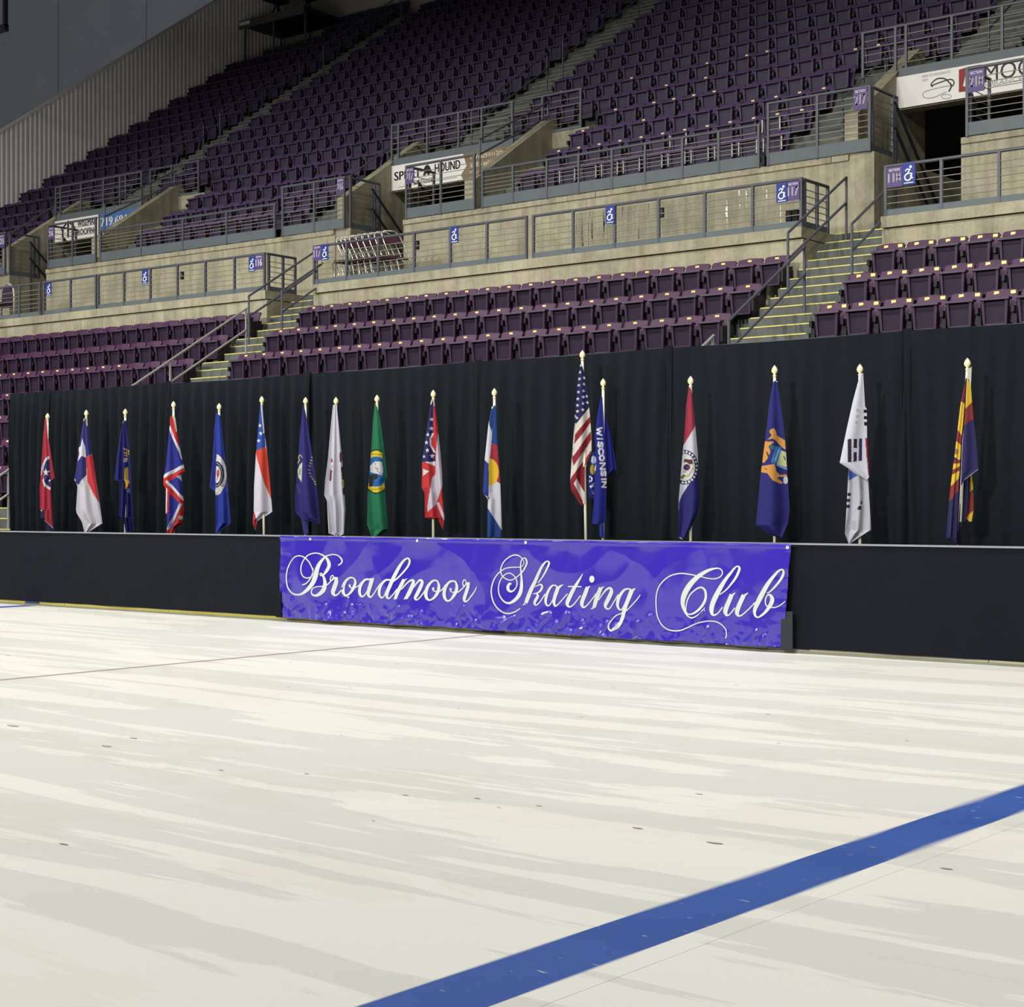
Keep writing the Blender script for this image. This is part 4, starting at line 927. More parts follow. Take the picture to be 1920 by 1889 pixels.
# ------------------------------------------------------------------ seats
def seat_meshes(mp, mpan, mstd, mrib):
    # backrest shell: front curve, rounded top corners
    prof = [(-0.115, 0.40), (-0.100, 0.52), (-0.075, 0.64), (-0.040, 0.76), (-0.012, 0.832), (-0.004, 0.850)]
    xs = [(-0.228, -0.016, -0.055), (-0.205, -0.010, -0.012), (0.0, 0.0, 0.0), (0.205, -0.010, -0.012), (0.228, -0.016, -0.055)]
    v = []; f = []
    for side in (0, 0.028):
        for x, dy, dz in xs:
            for i, (y, z) in enumerate(prof):
                zz = z + dz * (i / 5) ** 4 * (1 if abs(x) > .1 else 0)
                v.append((x * (0.90 + 0.10 * i / 5), y + dy * -1.2 + side, zz))
    n = len(prof); nx = len(xs); o = nx * n
    for a in range(nx - 1):
        for i in range(n - 1):
            q = a * n + i
            f.append((q, q + n, q + n + 1, q + 1)); f.append((o + q, o + q + 1, o + q + n + 1, o + q + n))
    for a in range(nx - 1):
        q = a * n + n - 1; f.append((q, q + n, o + q + n, o + q))
        q = a * n; f.append((q, o + q, o + q + n, q + n))
    for i in range(n - 1):
        f.append((i, i + 1, o + i + 1, o + i)); q = (nx - 1) * n + i; f.append((q, o + q, o + q + 1, q + 1))
    back = MB().add(v, f).mesh('backrest', mp)
    # tipped-up seat pan: ribbed underside facing the ice, lip along the top
    mb = MB()
    def slab(xb0, xb1, xt0, xt1, zb, zt, yb, yt, th):
        mb.add([(xb0, yb, zb), (xb1, yb, zb), (xt1, yt, zt), (xt0, yt, zt), (xb0, yb + th, zb), (xb1, yb + th, zb), (xt1, yt + th, zt), (xt0, yt + th, zt)],
               [(0, 1, 2, 3), (5, 4, 7, 6), (0, 4, 5, 1), (1, 5, 6, 2), (2, 6, 7, 3), (3, 7, 4, 0)])
    slab(-0.150, 0.150, -0.172, 0.172, 0.375, 0.690, -0.195, -0.205, 0.05)          # pan
    slab(-0.128, 0.128, -0.140, 0.140, 0.618, 0.630, -0.206, -0.208, 0.02)          # moulded line
    npan = len(mb.f)
    slab(-0.158, -0.128, -0.182, -0.142, 0.370, 0.690, -0.225, -0.245, 0.05)        # side ribs
    slab(0.128, 0.158, 0.142, 0.182, 0.370, 0.690, -0.225, -0.245, 0.05)
    slab(-0.150, 0.150, -0.150, 0.150, 0.366, 0.384, -0.222, -0.222, 0.05)          # lower edge
    slab(-0.202, 0.202, -0.205, 0.205, 0.684, 0.716, -0.272, -0.262, 0.11)          # front lip
    pan = mb.mesh('seat_pan', mpan)
    pan.materials.append(mrib)
    for i_, p_ in enumerate(pan.polygons): p_.material_index = 0 if i_ < npan else 1
    st = MB().box(-0.030, 0.030, -0.17, 0.0, 0.0, 0.60).box(-0.022, 0.022, -0.24, 0.0, 0.52, 0.60).box(-0.05, 0.05, -0.18, -0.04, 0.0, 0.02).mesh('standard', mstd)  # seat support, widened so its dark colour stands in for gap shade
    tg = MB().box(-0.034, 0.034, -0.026, -0.006, 0.778, 0.822).mesh('number_tag', M['gold'])
    br = MB().box(-0.009, 0.009, -0.262, -0.240, 0.45, 0.70).mesh('side_bracket', M['bracket'])
    en = MB().prism_x([(-0.30, 0.62), (-0.30, 0.40), (-0.24, 0.28), (-0.14, 0.23), (-0.06, 0.28), (-0.02, 0.45), (0.0, 0.66)], -0.02, 0.02).mesh('end_panel', mstd)
    return dict(back=back, pan=pan, std=st, tag=tg, br=br, end=en)
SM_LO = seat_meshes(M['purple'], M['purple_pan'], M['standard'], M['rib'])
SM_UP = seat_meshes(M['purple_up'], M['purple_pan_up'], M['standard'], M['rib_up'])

def make_proto(sm):
    root = empty('stadium_seat', (0, 0, 0))
    new_obj('backrest', sm['back'], root); new_obj('seat_pan', sm['pan'], root); new_obj('standard', sm['std'], root, (-0.2425, 0, 0))
    return root
PROTO = {}
def place_seat(sm, fr, x, yb, z, label, group, tags=(), bracket=False, last=False):
    key = id(sm)
    if key not in PROTO:
        PROTO[key] = r = make_proto(sm)
    else:
        p = PROTO[key]
        r = p.copy(); COL.objects.link(r)
        for ch in p.children[:3]:
            c = ch.copy(); COL.objects.link(c); c.parent = r
    r.location = fr(x, yb, z); r.rotation_euler = (0, 0, fr.ph)
    tag(r, label, 'seat', group)
    for tx in tags: new_obj('number_tag', sm['tag'], r, (tx, 0, 0))
    if bracket:
        new_obj('side_bracket', sm['br'], r, (-0.185, 0, 0)); new_obj('side_bracket', sm['br'], r, (0.185, 0, 0))
    if last:
        new_obj('standard', sm['std'], r, (0.2425, 0, 0)); new_obj('end_panel', sm['end'], r, (0.2425, 0, 0))
    return r
# each prototype keeps exactly its three basic parts as first children
RN = ['', 'top', 'second', 'third', 'fourth', 'fifth', 'sixth', 'seventh']
PITCH = 0.485
GL, GM, GR = 'folding seats of the left lower stand', 'folding seats of the middle lower stand', 'folding seats of the right lower stand'
seats_lo = []
for r in range(1, 8):                                            # left lower stand, counted from the aisle
    yb, z = lrow(r)
    n = 19 if r <= 3 else 11 if r == 4 else 9
    i0 = 0 if r <= 3 else {4: 7, 5: 5, 6: 2, 7: 0}[r]
    for i in range(i0, i0 + n if r <= 3 else min(i0 + n, 16)):
        seats_lo.append((FL, -24.98 - PITCH * i, yb, z, ('purple folding seat, %s left of the drape edge in the %s row, left stand' % (ORD[i - i0 + 1], RN[r]) if 4 <= r <= 6 else 'purple folding seat, %s from the aisle in the %s row, left lower stand' % (ORD[i + 1], RN[r])), GL,
                         (0.0,) if (r >= 3 and i >= (4 if r == 3 else 0)) else (), i == 0))
for r in range(1, 4):
    yb, z = lrow(r)
    for i in range(22):
        seats_lo.append((FR, -23.16 + PITCH * i, yb, z, 'purple folding seat, %s from the left in the %s row, middle lower stand' % (ORD[i + 1], RN[r]), GM, (0.0,), i == 21))
    for i in range(7):
        seats_lo.append((FR, -11.08 + PITCH * i, yb, z, 'purple folding seat, %s from the aisle in the %s row, right lower stand' % (ORD[i + 1], RN[r]), GR, (-0.06, 0.165), False))
# prototypes first so that copies never pick up extras
first = place_seat(SM_LO, *seats_lo[0][:4], seats_lo[0][4], seats_lo[0][5], ())
for s in seats_lo[1:]:
    place_seat(SM_LO, s[0], s[1], s[2], s[3], s[4], s[5], s[6], False, s[7])
new_obj('standard', SM_LO['std'], first, (0.2425, 0, 0)); new_obj('end_panel', SM_LO['end'], first, (0.2425, 0, 0))

UN = ['front', 'second', 'third', 'fourth', 'fifth', 'sixth']
rnd = random.Random(11)
up_single = []; up_rest = []
def fill(fr, x0, x1, k, nm, single, group=None):
    n = int((x1 - x0) / PITCH + 0.02); p = (x1 - x0) / n
    yb, z = urow(k)
    for i in range(n):
        x = x0 + p * (i + .5)
        if k >= 16 and fr is FL and x < -39.6: continue               # the broadcast platform stands here
        if single: up_single.append((fr, x, yb, z, 'dark purple folding seat, %s from the left in the %s row, %s upper stand' % (ORD[i + 1], UN[k], nm), 'folding seats of the %s upper stand' % nm, k, i))
        else: up_rest.append((fr, x, yb, z))
for k in range(NUP):
    if k <= 3:
        fill(FL, -42.8, A1 - 2.1, k, 'far left', False)
        fill(FL, A1 + 3.9, A2 - 2.1, k, 'left', k <= 2)
        fill(FR, A2 + (3.9 if k < 3 else 4.15), A3 - 2.1, k, 'middle', True)
        if k == 3: fill(FR, A3 + 4.0, A3 + 5.0, k, 'right', False)
    else:
        fill(FL, -42.8, A1 - 0.35, k, 'far left', False)
        fill(FL, A1 + 0.95, A2 - 0.35, k, 'left', False)
        fill(FR, A2 + 0.95, A3 - 0.35, k, 'middle', k <= 5)
        fill(FR, A3 + 0.95, A3 + 6.3, k, 'right', False)
tagk = {0: .0, 1: .55, 3: .30, 4: .25, 5: .15}
f1 = None
for s in up_single:
    k, i = s[6], s[7]
    tg = ()
    br = False
    if 'middle' in s[4]:
        if k == 0: br = i >= 2
        if k == 1: tg = (0.0,); br = rnd.random() < .3
        elif k == 2: tg = (0.0,) if i > 8 or rnd.random() < .3 else ()
        elif k >= 3 and rnd.random() < tagk.get(k, 0): tg = (0.0,)
    if f1 is None:
        f1 = place_seat(SM_UP, *s[:6]); continue
    place_seat(SM_UP, *s[:6], tg, br)
# the hundreds of smaller seats further up: real geometry joined into one object
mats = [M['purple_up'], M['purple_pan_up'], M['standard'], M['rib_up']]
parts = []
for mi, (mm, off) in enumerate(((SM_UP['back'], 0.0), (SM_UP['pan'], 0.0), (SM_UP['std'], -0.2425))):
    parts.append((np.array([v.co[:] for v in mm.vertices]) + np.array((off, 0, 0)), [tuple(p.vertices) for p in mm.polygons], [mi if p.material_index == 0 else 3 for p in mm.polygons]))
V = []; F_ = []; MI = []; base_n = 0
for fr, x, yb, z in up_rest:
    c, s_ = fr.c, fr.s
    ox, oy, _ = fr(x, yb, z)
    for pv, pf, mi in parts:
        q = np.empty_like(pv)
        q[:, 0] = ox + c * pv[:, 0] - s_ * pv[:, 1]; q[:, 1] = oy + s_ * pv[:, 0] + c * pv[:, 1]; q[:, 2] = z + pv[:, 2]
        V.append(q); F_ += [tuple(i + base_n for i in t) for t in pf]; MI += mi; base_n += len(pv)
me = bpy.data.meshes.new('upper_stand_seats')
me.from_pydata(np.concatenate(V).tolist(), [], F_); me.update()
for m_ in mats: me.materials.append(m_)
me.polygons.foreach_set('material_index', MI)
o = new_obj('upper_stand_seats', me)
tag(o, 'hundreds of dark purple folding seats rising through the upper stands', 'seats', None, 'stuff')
# ------------------------------------------------------------------ guard rails and handrails
def rail(fr, x0, x1, y, zb, zt, posts, nb=5, plate=0.10, label='', along='x', m=None, acrylic=None, back_plate=0.0):
    """guard rail: square posts, round top rail, thin horizontal bars and a toe plate; along x (y fixed) or along y (x0 = fixed x)"""
    m = m or M['rail']
    if along == 'x': Pt = lambda s, z, d=0.0: fr(s, y + d, z)
    else: Pt = lambda s, z, d=0.0: fr(y + d, s, z)
    root = empty('guard_rail', Pt((x0 + x1) / 2, zb))
    tag(root, label, 'railing', 'steel guard rails of the stands')
    for px in posts:
        v = [Pt(px + a, z, b_) for z in (zb, zt - 0.02) for a, b_ in ((-.022, -.022), (.022, -.022), (.022, .022), (-.022, .022))]
        MB().add(v, [(3, 2, 1, 0), (4, 5, 6, 7), (0, 1, 5, 4), (1, 2, 6, 5), (2, 3, 7, 6), (3, 0, 4, 7)]).build('post', m, root)
    MB().tube([Pt(x0 - .02, zt - 0.022), Pt(x1 + .02, zt - 0.022)], 0.026, 8).build('top_rail', m, root)
    z0 = zb + plate + 0.06
    for i in range(nb):
        z = z0 + (zt - 0.10 - z0) * (i + 0.3) / nb
        MB().tube([Pt(x0, z), Pt(x1, z)], 0.008, 5).build('bar', M['bar'], root)
    if plate:
        v = [Pt(s, z, d) for z in (zb + 0.01, zb + plate) for s, d in ((x0, -.012), (x1, -.012), (x1, .004), (x0, .004))]
        MB().add(v, [(3, 2, 1, 0), (4, 5, 6, 7), (0, 1, 5, 4), (1, 2, 6, 5), (2, 3, 7, 6), (3, 0, 4, 7)]).build('toe_plate', M['plate'], root)
    if acrylic:
        for a, b_ in acrylic:
            v = [Pt(s, z, d) for z in (zb + plate + .02, zt - 0.07) for s, d in ((a + .03, .028), (b_ - .03, .028), (b_ - .03, .034), (a + .03, .034))]
            MB().add(v, [(3, 2, 1, 0), (4, 5, 6, 7), (0, 1, 5, 4), (1, 2, 6, 5), (2, 3, 7, 6), (3, 0, 4, 7)]).build('clear_panel', M['acrylic'], root)
    return root
ma = bpy.data.materials.new('clear_acrylic'); ma.use_nodes = True
nt = ma.node_tree; N = nt.nodes; L = nt.links
N.remove(N['Principled BSDF'])
tr = N.new('ShaderNodeBsdfTransparent'); tr.inputs[0].default_value = (0.96, 0.97, 0.97, 1)
gl = N.new('ShaderNodeBsdfGlossy'); gl.inputs['Roughness'].default_value = 0.06
fz = N.new('ShaderNodeFresnel'); fz.inputs[0].default_value = 1.5
mxs = N.new('ShaderNodeMixShader')
tc = N.new('ShaderNodeTexCoord'); mp = N.new('ShaderNodeMapping'); mp.inputs['Scale'].default_value = (5, 5, 0.5)
wv = N.new('ShaderNodeTexNoise'); wv.inputs['Scale'].default_value = 1.2; wv.inputs['Detail'].default_value = 3
bp = N.new('ShaderNodeBump'); bp.inputs['Strength'].default_value = 0.5; bp.inputs['Distance'].default_value = 0.04
L.new(tc.outputs['Object'], mp.inputs[0]); L.new(mp.outputs[0], wv.inputs['Vector']); L.new(wv.outputs['Fac'], bp.inputs['Height'])
L.new(bp.outputs[0], gl.inputs['Normal']); L.new(bp.outputs[0], fz.inputs['Normal'])
L.new(fz.outputs[0], mxs.inputs[0]); L.new(tr.outputs[0], mxs.inputs[1]); L.new(gl.outputs[0], mxs.inputs[2])
L.new(mxs.outputs[0], N['Material Output'].inputs[0])
M['acrylic'] = ma

RT = 6.63
rail(FL, -36.2, -32.22, 22.95, LEDGE, RT, [-36.1, -35.0, -33.9, -33.0, -32.26], label='grey guard rail at the far left end of the left ledge')
rail(FL, -32.1, -30.27, 22.95, LEDGE, RT, [-32.1, -31.15, -30.27], label='short grey guard rail with one blue sign on the left ledge')
rail(FL, -30.18, -25.0, 22.95, LEDGE, RT, [-30.18, -29.32, -28.46, -27.6, -26.74, -25.87, -25.0], label='long grey guard rail on the left ledge ending at the aisle stairs')
rail(FR, -23.53, -18.22, 22.95, LEDGE, RT, [-23.53, -22.64, -21.8, -20.88, -19.99, -19.12, -18.22], label='grey guard rail on the middle ledge, left half by the stacked chairs')
rail(FR, -18.06, -12.76, 22.95, LEDGE, RT, [-18.06, -17.19, -16.31, -15.42, -14.52, -13.63, -12.76], label='grey guard rail with clear panels on the middle ledge, right half',
     acrylic=[(-17.19, -16.31), (-16.31, -15.42), (-15.42, -14.52), (-14.52, -13.63), (-13.63, -12.76)])
rail(FR, -11.33, 1.0, 22.95, LEDGE, RT, [-11.33, -10.44, -9.56, -8.68, -7.8, -6.9], label='grey guard rail on the right ledge')
rail(FR, 23.02, 23.80, -12.76, LEDGE, RT, [23.05, 23.45, 23.80], along='y', label='side rail beside the aisle stairs, right end of the middle ledge')
rail(FL, 23.02, 23.80, -24.98, LEDGE, RT, [23.05, 23.45, 23.80], along='y', label='side rail beside the aisle stairs, right end of the left ledge')
# upper fronts
rail(FL, -32.9, -26.92, 25.16, UP0, 8.16, [-32.85, -31.37, -29.92, -28.47, -26.95], plate=0.22, label='long front rail of the left upper stand')
rail(FL, -26.72, -24.86, 25.16, UP0, 8.50, [-26.70, -25.75, -24.88], plate=0.22, nb=7, label='taller front rail right of the left upper stand')
rail(FR, -21.07, -14.80, 25.16, UP0, 8.16, [-21.07, -20.3, -19.47, -18.71, -17.94, -17.2, -16.39, -15.63, -14.82], plate=0.22, label='long front rail of the middle upper stand')
rail(FR, -14.63, -12.71, 25.16, UP0, 8.50, [-14.63, -13.68, -12.71], plate=0.22, nb=7, label='taller front rail right of the middle upper stand')
rail(FL, -42.5, A1 - 2.1, 25.16, UP0, 8.16, [-42.4, -41, -39.6, -38.62], plate=0.22, label='front rail of the far left upper stand')
rail(FL, A1 - 2.0, A1 - 0.1, 25.16, UP0, 8.50, [A1 - 1.98, A1 - 1.0, A1 - 0.12], plate=0.22, nb=7, label='taller front rail at the left edge of the photo')
for fr, a, nm in ((FL, A1, 'left'), (FR, A2, 'middle'), (FR, A3, 'right')):
    w = VN[a]
    rail(fr, a + 1.64, a + (3.48 if a != A3 else 6.0), 25.16, UP0, 8.50, [a + 1.64, a + 2.58, a + 3.46] + ([a + 4.4, a + 5.3] if a == A3 else []), plate=0.22, nb=7, label='front rail below %s' % w)
    rail(fr, 25.2, 26.0, a + 1.66, UP0, 8.50, [25.24, 25.98], along='y', nb=7, plate=0.0, label='short side rail below %s' % w)
    rail(fr, 25.24, 26.15, a - 0.06, UP0, 8.50, [25.26, 26.0, 26.15], along='y', nb=7, plate=0.12, label='side rail left of the opening below %s' % w)
    rail(fr, a - 0.50 if a != A3 else a - 1.15, a + 2.95, 27.02, LAND, 9.98, [a - 0.5, a - 0.3, a + 0.55, a + 1.45, a + 2.1, a + 2.93] + ([a - 1.13] if a == A3 else []), plate=0.0, nb=6, label='landing rail above %s' % w)
    rail(fr, a + 2.2, a + 4.05, 27.93, 9.42, 10.26, [a + 2.2, a + 3.02, a + 4.03], plate=0.06, nb=5, label='short upper rail right above %s' % w)

def handrail(fr, x, y0, z0, y1, z1, posts, label, gap=0.40, m=None, bars=2, r=0.021, bent=True, along='y'):
    """sloping double handrail; posts = [(y, foot z)]"""
    m = m or M['rail']
    root = empty('handrail', fr(x, posts[0][0], posts[0][1]))
    tag(root, label, 'handrail', 'sloping handrails of the stands')
    sl = (z1 - z0) / (y1 - y0)
    for b_ in range(bars):
        MB().tube([fr(x, y0, z0 - gap * b_), fr(x, y1, z1 - gap * b_)], r, 8).build('hand_bar', M['rail_light'] if m is M['rail_light'] else m, root)
    for y, zf in posts:
        MB().tube([fr(x, y, zf), fr(x, y, z0 + sl * (y - y0) + 0.012)], 0.021, 8).build('post', m, root)
    return root
def nose(y): return LEDGE - 0.6034 * (23.9 - y)
def unose(y): return UP0 + 0.6747 * (y - 25.4)
def stepz(y): return LEDGE - RISE * math.ceil((23.9 - y) / RUN - 1e-6)
for xc, nm in ((-24.32, 'left'), (-12.43, 'right')):
    handrail(FR, xc, 21.95, nose(21.95) + .92, 23.80, nose(23.80) + .92, [(21.95, stepz(21.95)), (23.80, stepz(23.80))], 'grey double handrail at the top of the %s aisle stairs' % nm)
for xr, nm in ((-23.44, 'left'), (-11.40, 'right')):
    handrail(FR, xr, 22.0, nose(22.0) + .92, 23.1, nose(23.1) + .92, [(22.0, stepz(22.0))], 'short grey handrail on the right side of the %s aisle stairs' % nm)
handrail(FR, -23.82, 15.75, nose(15.75) + .90, 17.4, nose(17.4) + .90, [(16.2, stepz(16.2)), (17.35, stepz(17.35))], 'pale handrail at the foot of the left aisle stairs beside the drape', m=M['rail_light'])
handrail(FR, -23.82, 17.7, nose(17.7) + .90, 21.45, nose(21.45) + .90, [(17.72, stepz(17.72)), (19.6, stepz(19.6)), (21.43, stepz(21.43))], 'long pale handrail in the middle of the left aisle stairs', m=M['rail_light'])
handrail(FR, -11.87, 19.36, nose(19.36) + .90, 21.46, nose(21.46) + .90, [(19.36, stepz(19.36)), (21.44, stepz(21.44))], 'grey handrail in the middle of the right aisle stairs')
handrail(FR, -11.87, 16.8, nose(16.8) + .90, 18.98, nose(18.98) + .90, [(17.0, stepz(17.0)), (18.95, stepz(18.95))], 'pale handrail end just above the drape, right aisle stairs', m=M['rail_light'])
for fr, a, nm in ((FL, A1, 'left'), (FR, A2, 'middle'), (FR, A3, 'right')):
    w = VN[a]
    handrail(fr, a - 0.76, 25.5, unose(25.5) + .95, 27.2, unose(27.2) + .92, [(25.55, UP0 + .187), (27.15, LAND - .5)], 'slanting handrail climbing left of %s' % w)
    handrail(fr, a + 3.22, 25.6, unose(25.6) + 1.35, 27.9, unose(27.9) + 1.0, [(25.62, 8.2), (27.85, 9.6)], 'slanting handrail climbing right of %s' % w, gap=0.30)
    handrail(fr, a + 0.62, 28.4, unose(28.4) + .95, 31.2, unose(31.2) + .95, [(28.42, unose(28.42) - .2), (31.18, unose(31.18) - .2)], 'lower upper aisle handrail above %s' % w, gap=0.36)
    handrail(fr, a + 0.62, 31.78, unose(31.78) + .95, 35.0, unose(35.0) + .95, [(31.8, unose(31.8) - .2), (34.98, unose(34.98) - .2)], 'middle upper aisle handrail above %s' % w, gap=0.36)
    handrail(fr, a + 0.62, 36.0, unose(36.0) + .95, 39.6, unose(39.6) + .95, [(36.02, unose(36.02) - .2), (39.58, unose(39.58) - .2)], 'highest upper aisle handrail above %s' % w, gap=0.36)
    for q, (xq, dz) in enumerate(((a + 0.10, 0.0), (a + 1.42, 0.0))):          # rails down the tunnel stairs
        handrail(fr, xq, 25.75, 8.30, 28.2, 6.1, [(25.78, LEDGE - .02), (28.15, LEDGE - .02)], 'dark handrail descending %s the opening below %s' % (('left in', 'right in')[q], w), gap=0.42, r=0.028, m=M['dark_metal'])

# ------------------------------------------------------------------ lettering helper
_fc = bpy.data.curves.new('lettering_source', 'FONT')
_fo = bpy.data.objects.new('lettering_source', _fc)
COL.objects.link(_fo)
def text_geo(s, shear=0.0):
    _fc.body = s; _fc.align_x = 'CENTER'; _fc.align_y = 'CENTER'; _fc.shear = shear; _fc.resolution_u = 3; _fc.size = 1
    dg = bpy.context.evaluated_depsgraph_get(); dg.update()
    me = _fo.evaluated_get(dg).to_mesh()
    v = np.array([p.co[:2] for p in me.vertices]); f = [tuple(p.vertices) for p in me.polygons]
    _fo.evaluated_get(dg).to_mesh_clear()
    lo, hi = v.min(0), v.max(0)
    v = (v - (lo + hi) / 2) / (hi - lo)
    return v, f
def letter(mb, s, fr, xc, zc, w, h, y, bold=0.0):
    v, f = text_geo(s)
    for dx in ((0,) if not bold else (-bold, 0, bold)):
        mb.add([fr(xc + p[0] * w + dx, y - abs(dx) * .01, zc + p[1] * h) for p in v], f)
def flat(mb, fr, y, pts):
    mb.add([fr(px, y, pz) for px, pz in pts], [tuple(range(len(pts)))])
def pen(mb, fr, y, pts, w, smooth=5):
    Q = cat_rom([(p[0], p[1], w) for p in pts], smooth) if len(pts) > 2 else [np.array((p[0], p[1], w)) for p in pts]
    v = []; f = []
    for i, q in enumerate(Q):
        a, b_ = Q[max(0, i - 1)], Q[min(len(Q) - 1, i + 1)]
        d = (b_ - a)[:2]; d = d / (np.hypot(*d) or 1)
        for sg in (-1, 1):
            v.append(fr(q[0] - d[1] * sg * w / 2, y, q[1] + d[0] * sg * w / 2))
    for i in range(len(Q) - 1): f.append((2 * i, 2 * i + 1, 2 * i + 3, 2 * i + 2))
    mb.add(v, f)

def section_sign(fr, x, y, z, num, label, w=0.25, h=0.30):
    r = empty('section_sign', fr(x, y, z - h / 2)); tag(r, label, 'sign', 'small signs on the rails')
    MB().box(x - w / 2, x + w / 2, y - 0.006, y, z - h / 2, z + h / 2, fr).build('sign_plate', M['sign_purple'], r)
    mb = MB()
    letter(mb, num, fr, x, z - .01, w * .82, h * .46, y - 0.009, 0.0028)
    letter(mb, 'SECTION', fr, x, z + h * .35, w * .74, h * .12, y - 0.009)
    mb.build('lettering', M['sign_pale'], r)
def access_sign(fr, x, y, z, label, w=0.185, h=0.30):
    r = empty('wheelchair_sign', fr(x, y, z - h / 2)); tag(r, label, 'sign', 'small signs on the rails')
    MB().box(x - w / 2, x + w / 2, y - 0.006, y, z - h / 2, z + h / 2, fr).build('sign_plate', M['sign_blue'], r)
    mb = MB(); Y = y - 0.009
    s = w / 0.2
    C = lambda cx, cz, rr, a0, a1, n=14: [(x + s * (cx + rr * math.cos(math.radians(a0 + (a1 - a0) * i / n))), z + s * (cz + rr * math.sin(math.radians(a0 + (a1 - a0) * i / n)))) for i in range(n + 1)]
    pen(mb, fr, Y, C(-.012, -.045, .048, 80, 395), .020 * s, 1)
    flat(mb, fr, Y - .0005, C(.030, .095, .021, 0, 345))
    pen(mb, fr, Y - .001, [(x + s * .022, z + s * .066), (x - s * .012, z + s * .012), (x + s * .048, z - s * .002), (x + s * .040, z - s * .06), (x + s * .066, z - s * .066)], .022 * s, 1)
    pen(mb, fr, Y - .0015, [(x - s * .050, z + s * .040), (x - s * .022, z + s * .070), (x + s * .016, z + s * .052)], .018 * s, 1)
    pen(mb, fr, Y - .0005, [(x - w * .36, z - h * .42), (x + w * .36, z - h * .42)], .012, 1)
    mb.build('pictogram', M['white'], r)
yL, yU = 22.915, 25.12
access_sign(FL, -31.88, yL, 6.43, 'small blue wheelchair sign on the far left rail', 0.19)
access_sign(FL, -28.59, yL, 6.43, 'small blue wheelchair sign midway along the left ledge rail', 0.19)
access_sign(FL, -25.32, yL, 6.42, 'blue wheelchair sign paired left of the purple 116 sign')
section_sign(FL, -25.12, yL, 6.44, '116', 'purple sign numbered 116 at the end of the left ledge rail', 0.21)
section_sign(FR, -23.41, yL, 6.47, '117', 'purple sign numbered 117 at the left end of the middle ledge', 0.22)
access_sign(FR, -23.20, yL, 6.46, 'blue wheelchair sign paired right of the left purple 117 sign')
access_sign(FR, -19.86, yL, 6.46, 'small blue wheelchair sign on the left half of the middle ledge rail', 0.19)
access_sign(FR, -16.38, yL, 6.44, 'small blue wheelchair sign on the clear panelled rail', 0.19)
access_sign(FR, -13.08, yL, 6.42, 'blue wheelchair sign paired left of the right purple 117 sign', 0.20)
section_sign(FR, -12.88, yL, 6.43, '117', 'purple sign numbered 117 at the right end of the middle ledge', 0.22)
section_sign(FR, -11.17, yL, 6.43, '118', 'purple sign numbered 118 at the left end of the right ledge', 0.24)
access_sign(FR, -10.94, yL, 6.45, 'blue wheelchair sign paired right of the purple 118 sign', 0.21, 0.32)
section_sign(FR, -24.97, yU, 8.30, '216', 'purple sign numbered 216 on the taller upper rail', 0.20, 0.33)
section_sign(FR, -12.86, yU, 8.28, '217', 'purple sign numbered 217 on the taller rail at upper right', 0.25, 0.36)
section_sign(FR, -22.98, yU, 8.27, '217', 'purple sign numbered 217 in front of the white and brown banner', 0.22, 0.33)
section_sign(FR, -10.84, yU, 8.26, '218', 'purple sign numbered 218 in front of the stethoscope banner', 0.27, 0.36)
section_sign(FL, -34.70, yU, 8.27, '216', 'purple sign numbered 216 in front of the roofing banner', 0.20, 0.30)
section_sign(FL, -36.68, yU, 8.27, '215', 'purple sign numbered 215 at the left edge of the photo', 0.20, 0.33)

# ------------------------------------------------------------------ advertising banners over the openings
yB = 26.95
def sheet(fr, root, name, pts, m):
    v = [fr(px, yB, pz) for px, pz in pts] + [fr(px, yB + 0.012, pz) for px, pz in pts]
    n = len(pts)
    MB().add(v, [tuple(range(n)), tuple(range(n, 2 * n))[::-1]] + [(i, n + i, n + (i + 1) % n, (i + 1) % n) for i in range(n)]).build(name, m, root)
zT, zL = 9.04, 8.49
# middle: white and brown
r = empty('advert_banner', FR(-23.5, yB, zL)); tag(r, 'white and brown advertising banner hung over the middle stair opening', 'banner')
sheet(FR, r, 'white_sheet', [(-25.2, zL), (-23.12, zL), (-23.18, zL + .1), (-23.02, zL + .28), (-23.12, zT), (-25.2, zT)], M['ban_white'])
sheet(FR, r, 'brown_sheet', [(-23.11, zL), (-21.75, zL), (-21.75, zT), (-23.11, zT), (-23.01, zL + .28), (-23.17, zL + .1)], M['ban_brown'])
mb = MB(); Y = yB - 0.004
letter(mb, 'SPIRIT', FR, -24.72, 8.80, 0.78, 0.19, Y, 0.007); letter(mb, 'HOUND', FR, -23.56, 8.83, 0.72, 0.19, Y, 0.007)
letter(mb, 'DISTILLERS', FR, -24.22, 8.60, 0.62, 0.09, Y); pen(mb, FR, Y, [(-25.0, 8.55), (-23.3, 8.56)], 0.008, 1)
flat(mb, FR, Y - .001, [(-24.27, 8.73), (-24.22, 8.80), (-24.24, 8.87), (-24.18, 8.93), (-24.12, 8.94), (-24.06, 8.88), (-24.02, 8.80), (-23.98, 8.74), (-24.06, 8.75), (-24.10, 8.69), (-24.16, 8.76), (-24.22, 8.70)])
mb.build('lettering', M['black'], r)
mb = MB(); letter(mb, 'COLORADO CRAFT', FR, -22.42, 8.93, 0.98, 0.11, Y, 0.004); letter(mb, 'SPIRITS and COCKTAILS', FR, -22.36, 8.77, 1.12, 0.11, Y, 0.004)
letter(mb, 'TASTE', FR, -22.88, 8.62, 0.14, 0.06, Y)
mb.build('lettering', M['cream_print'], r)
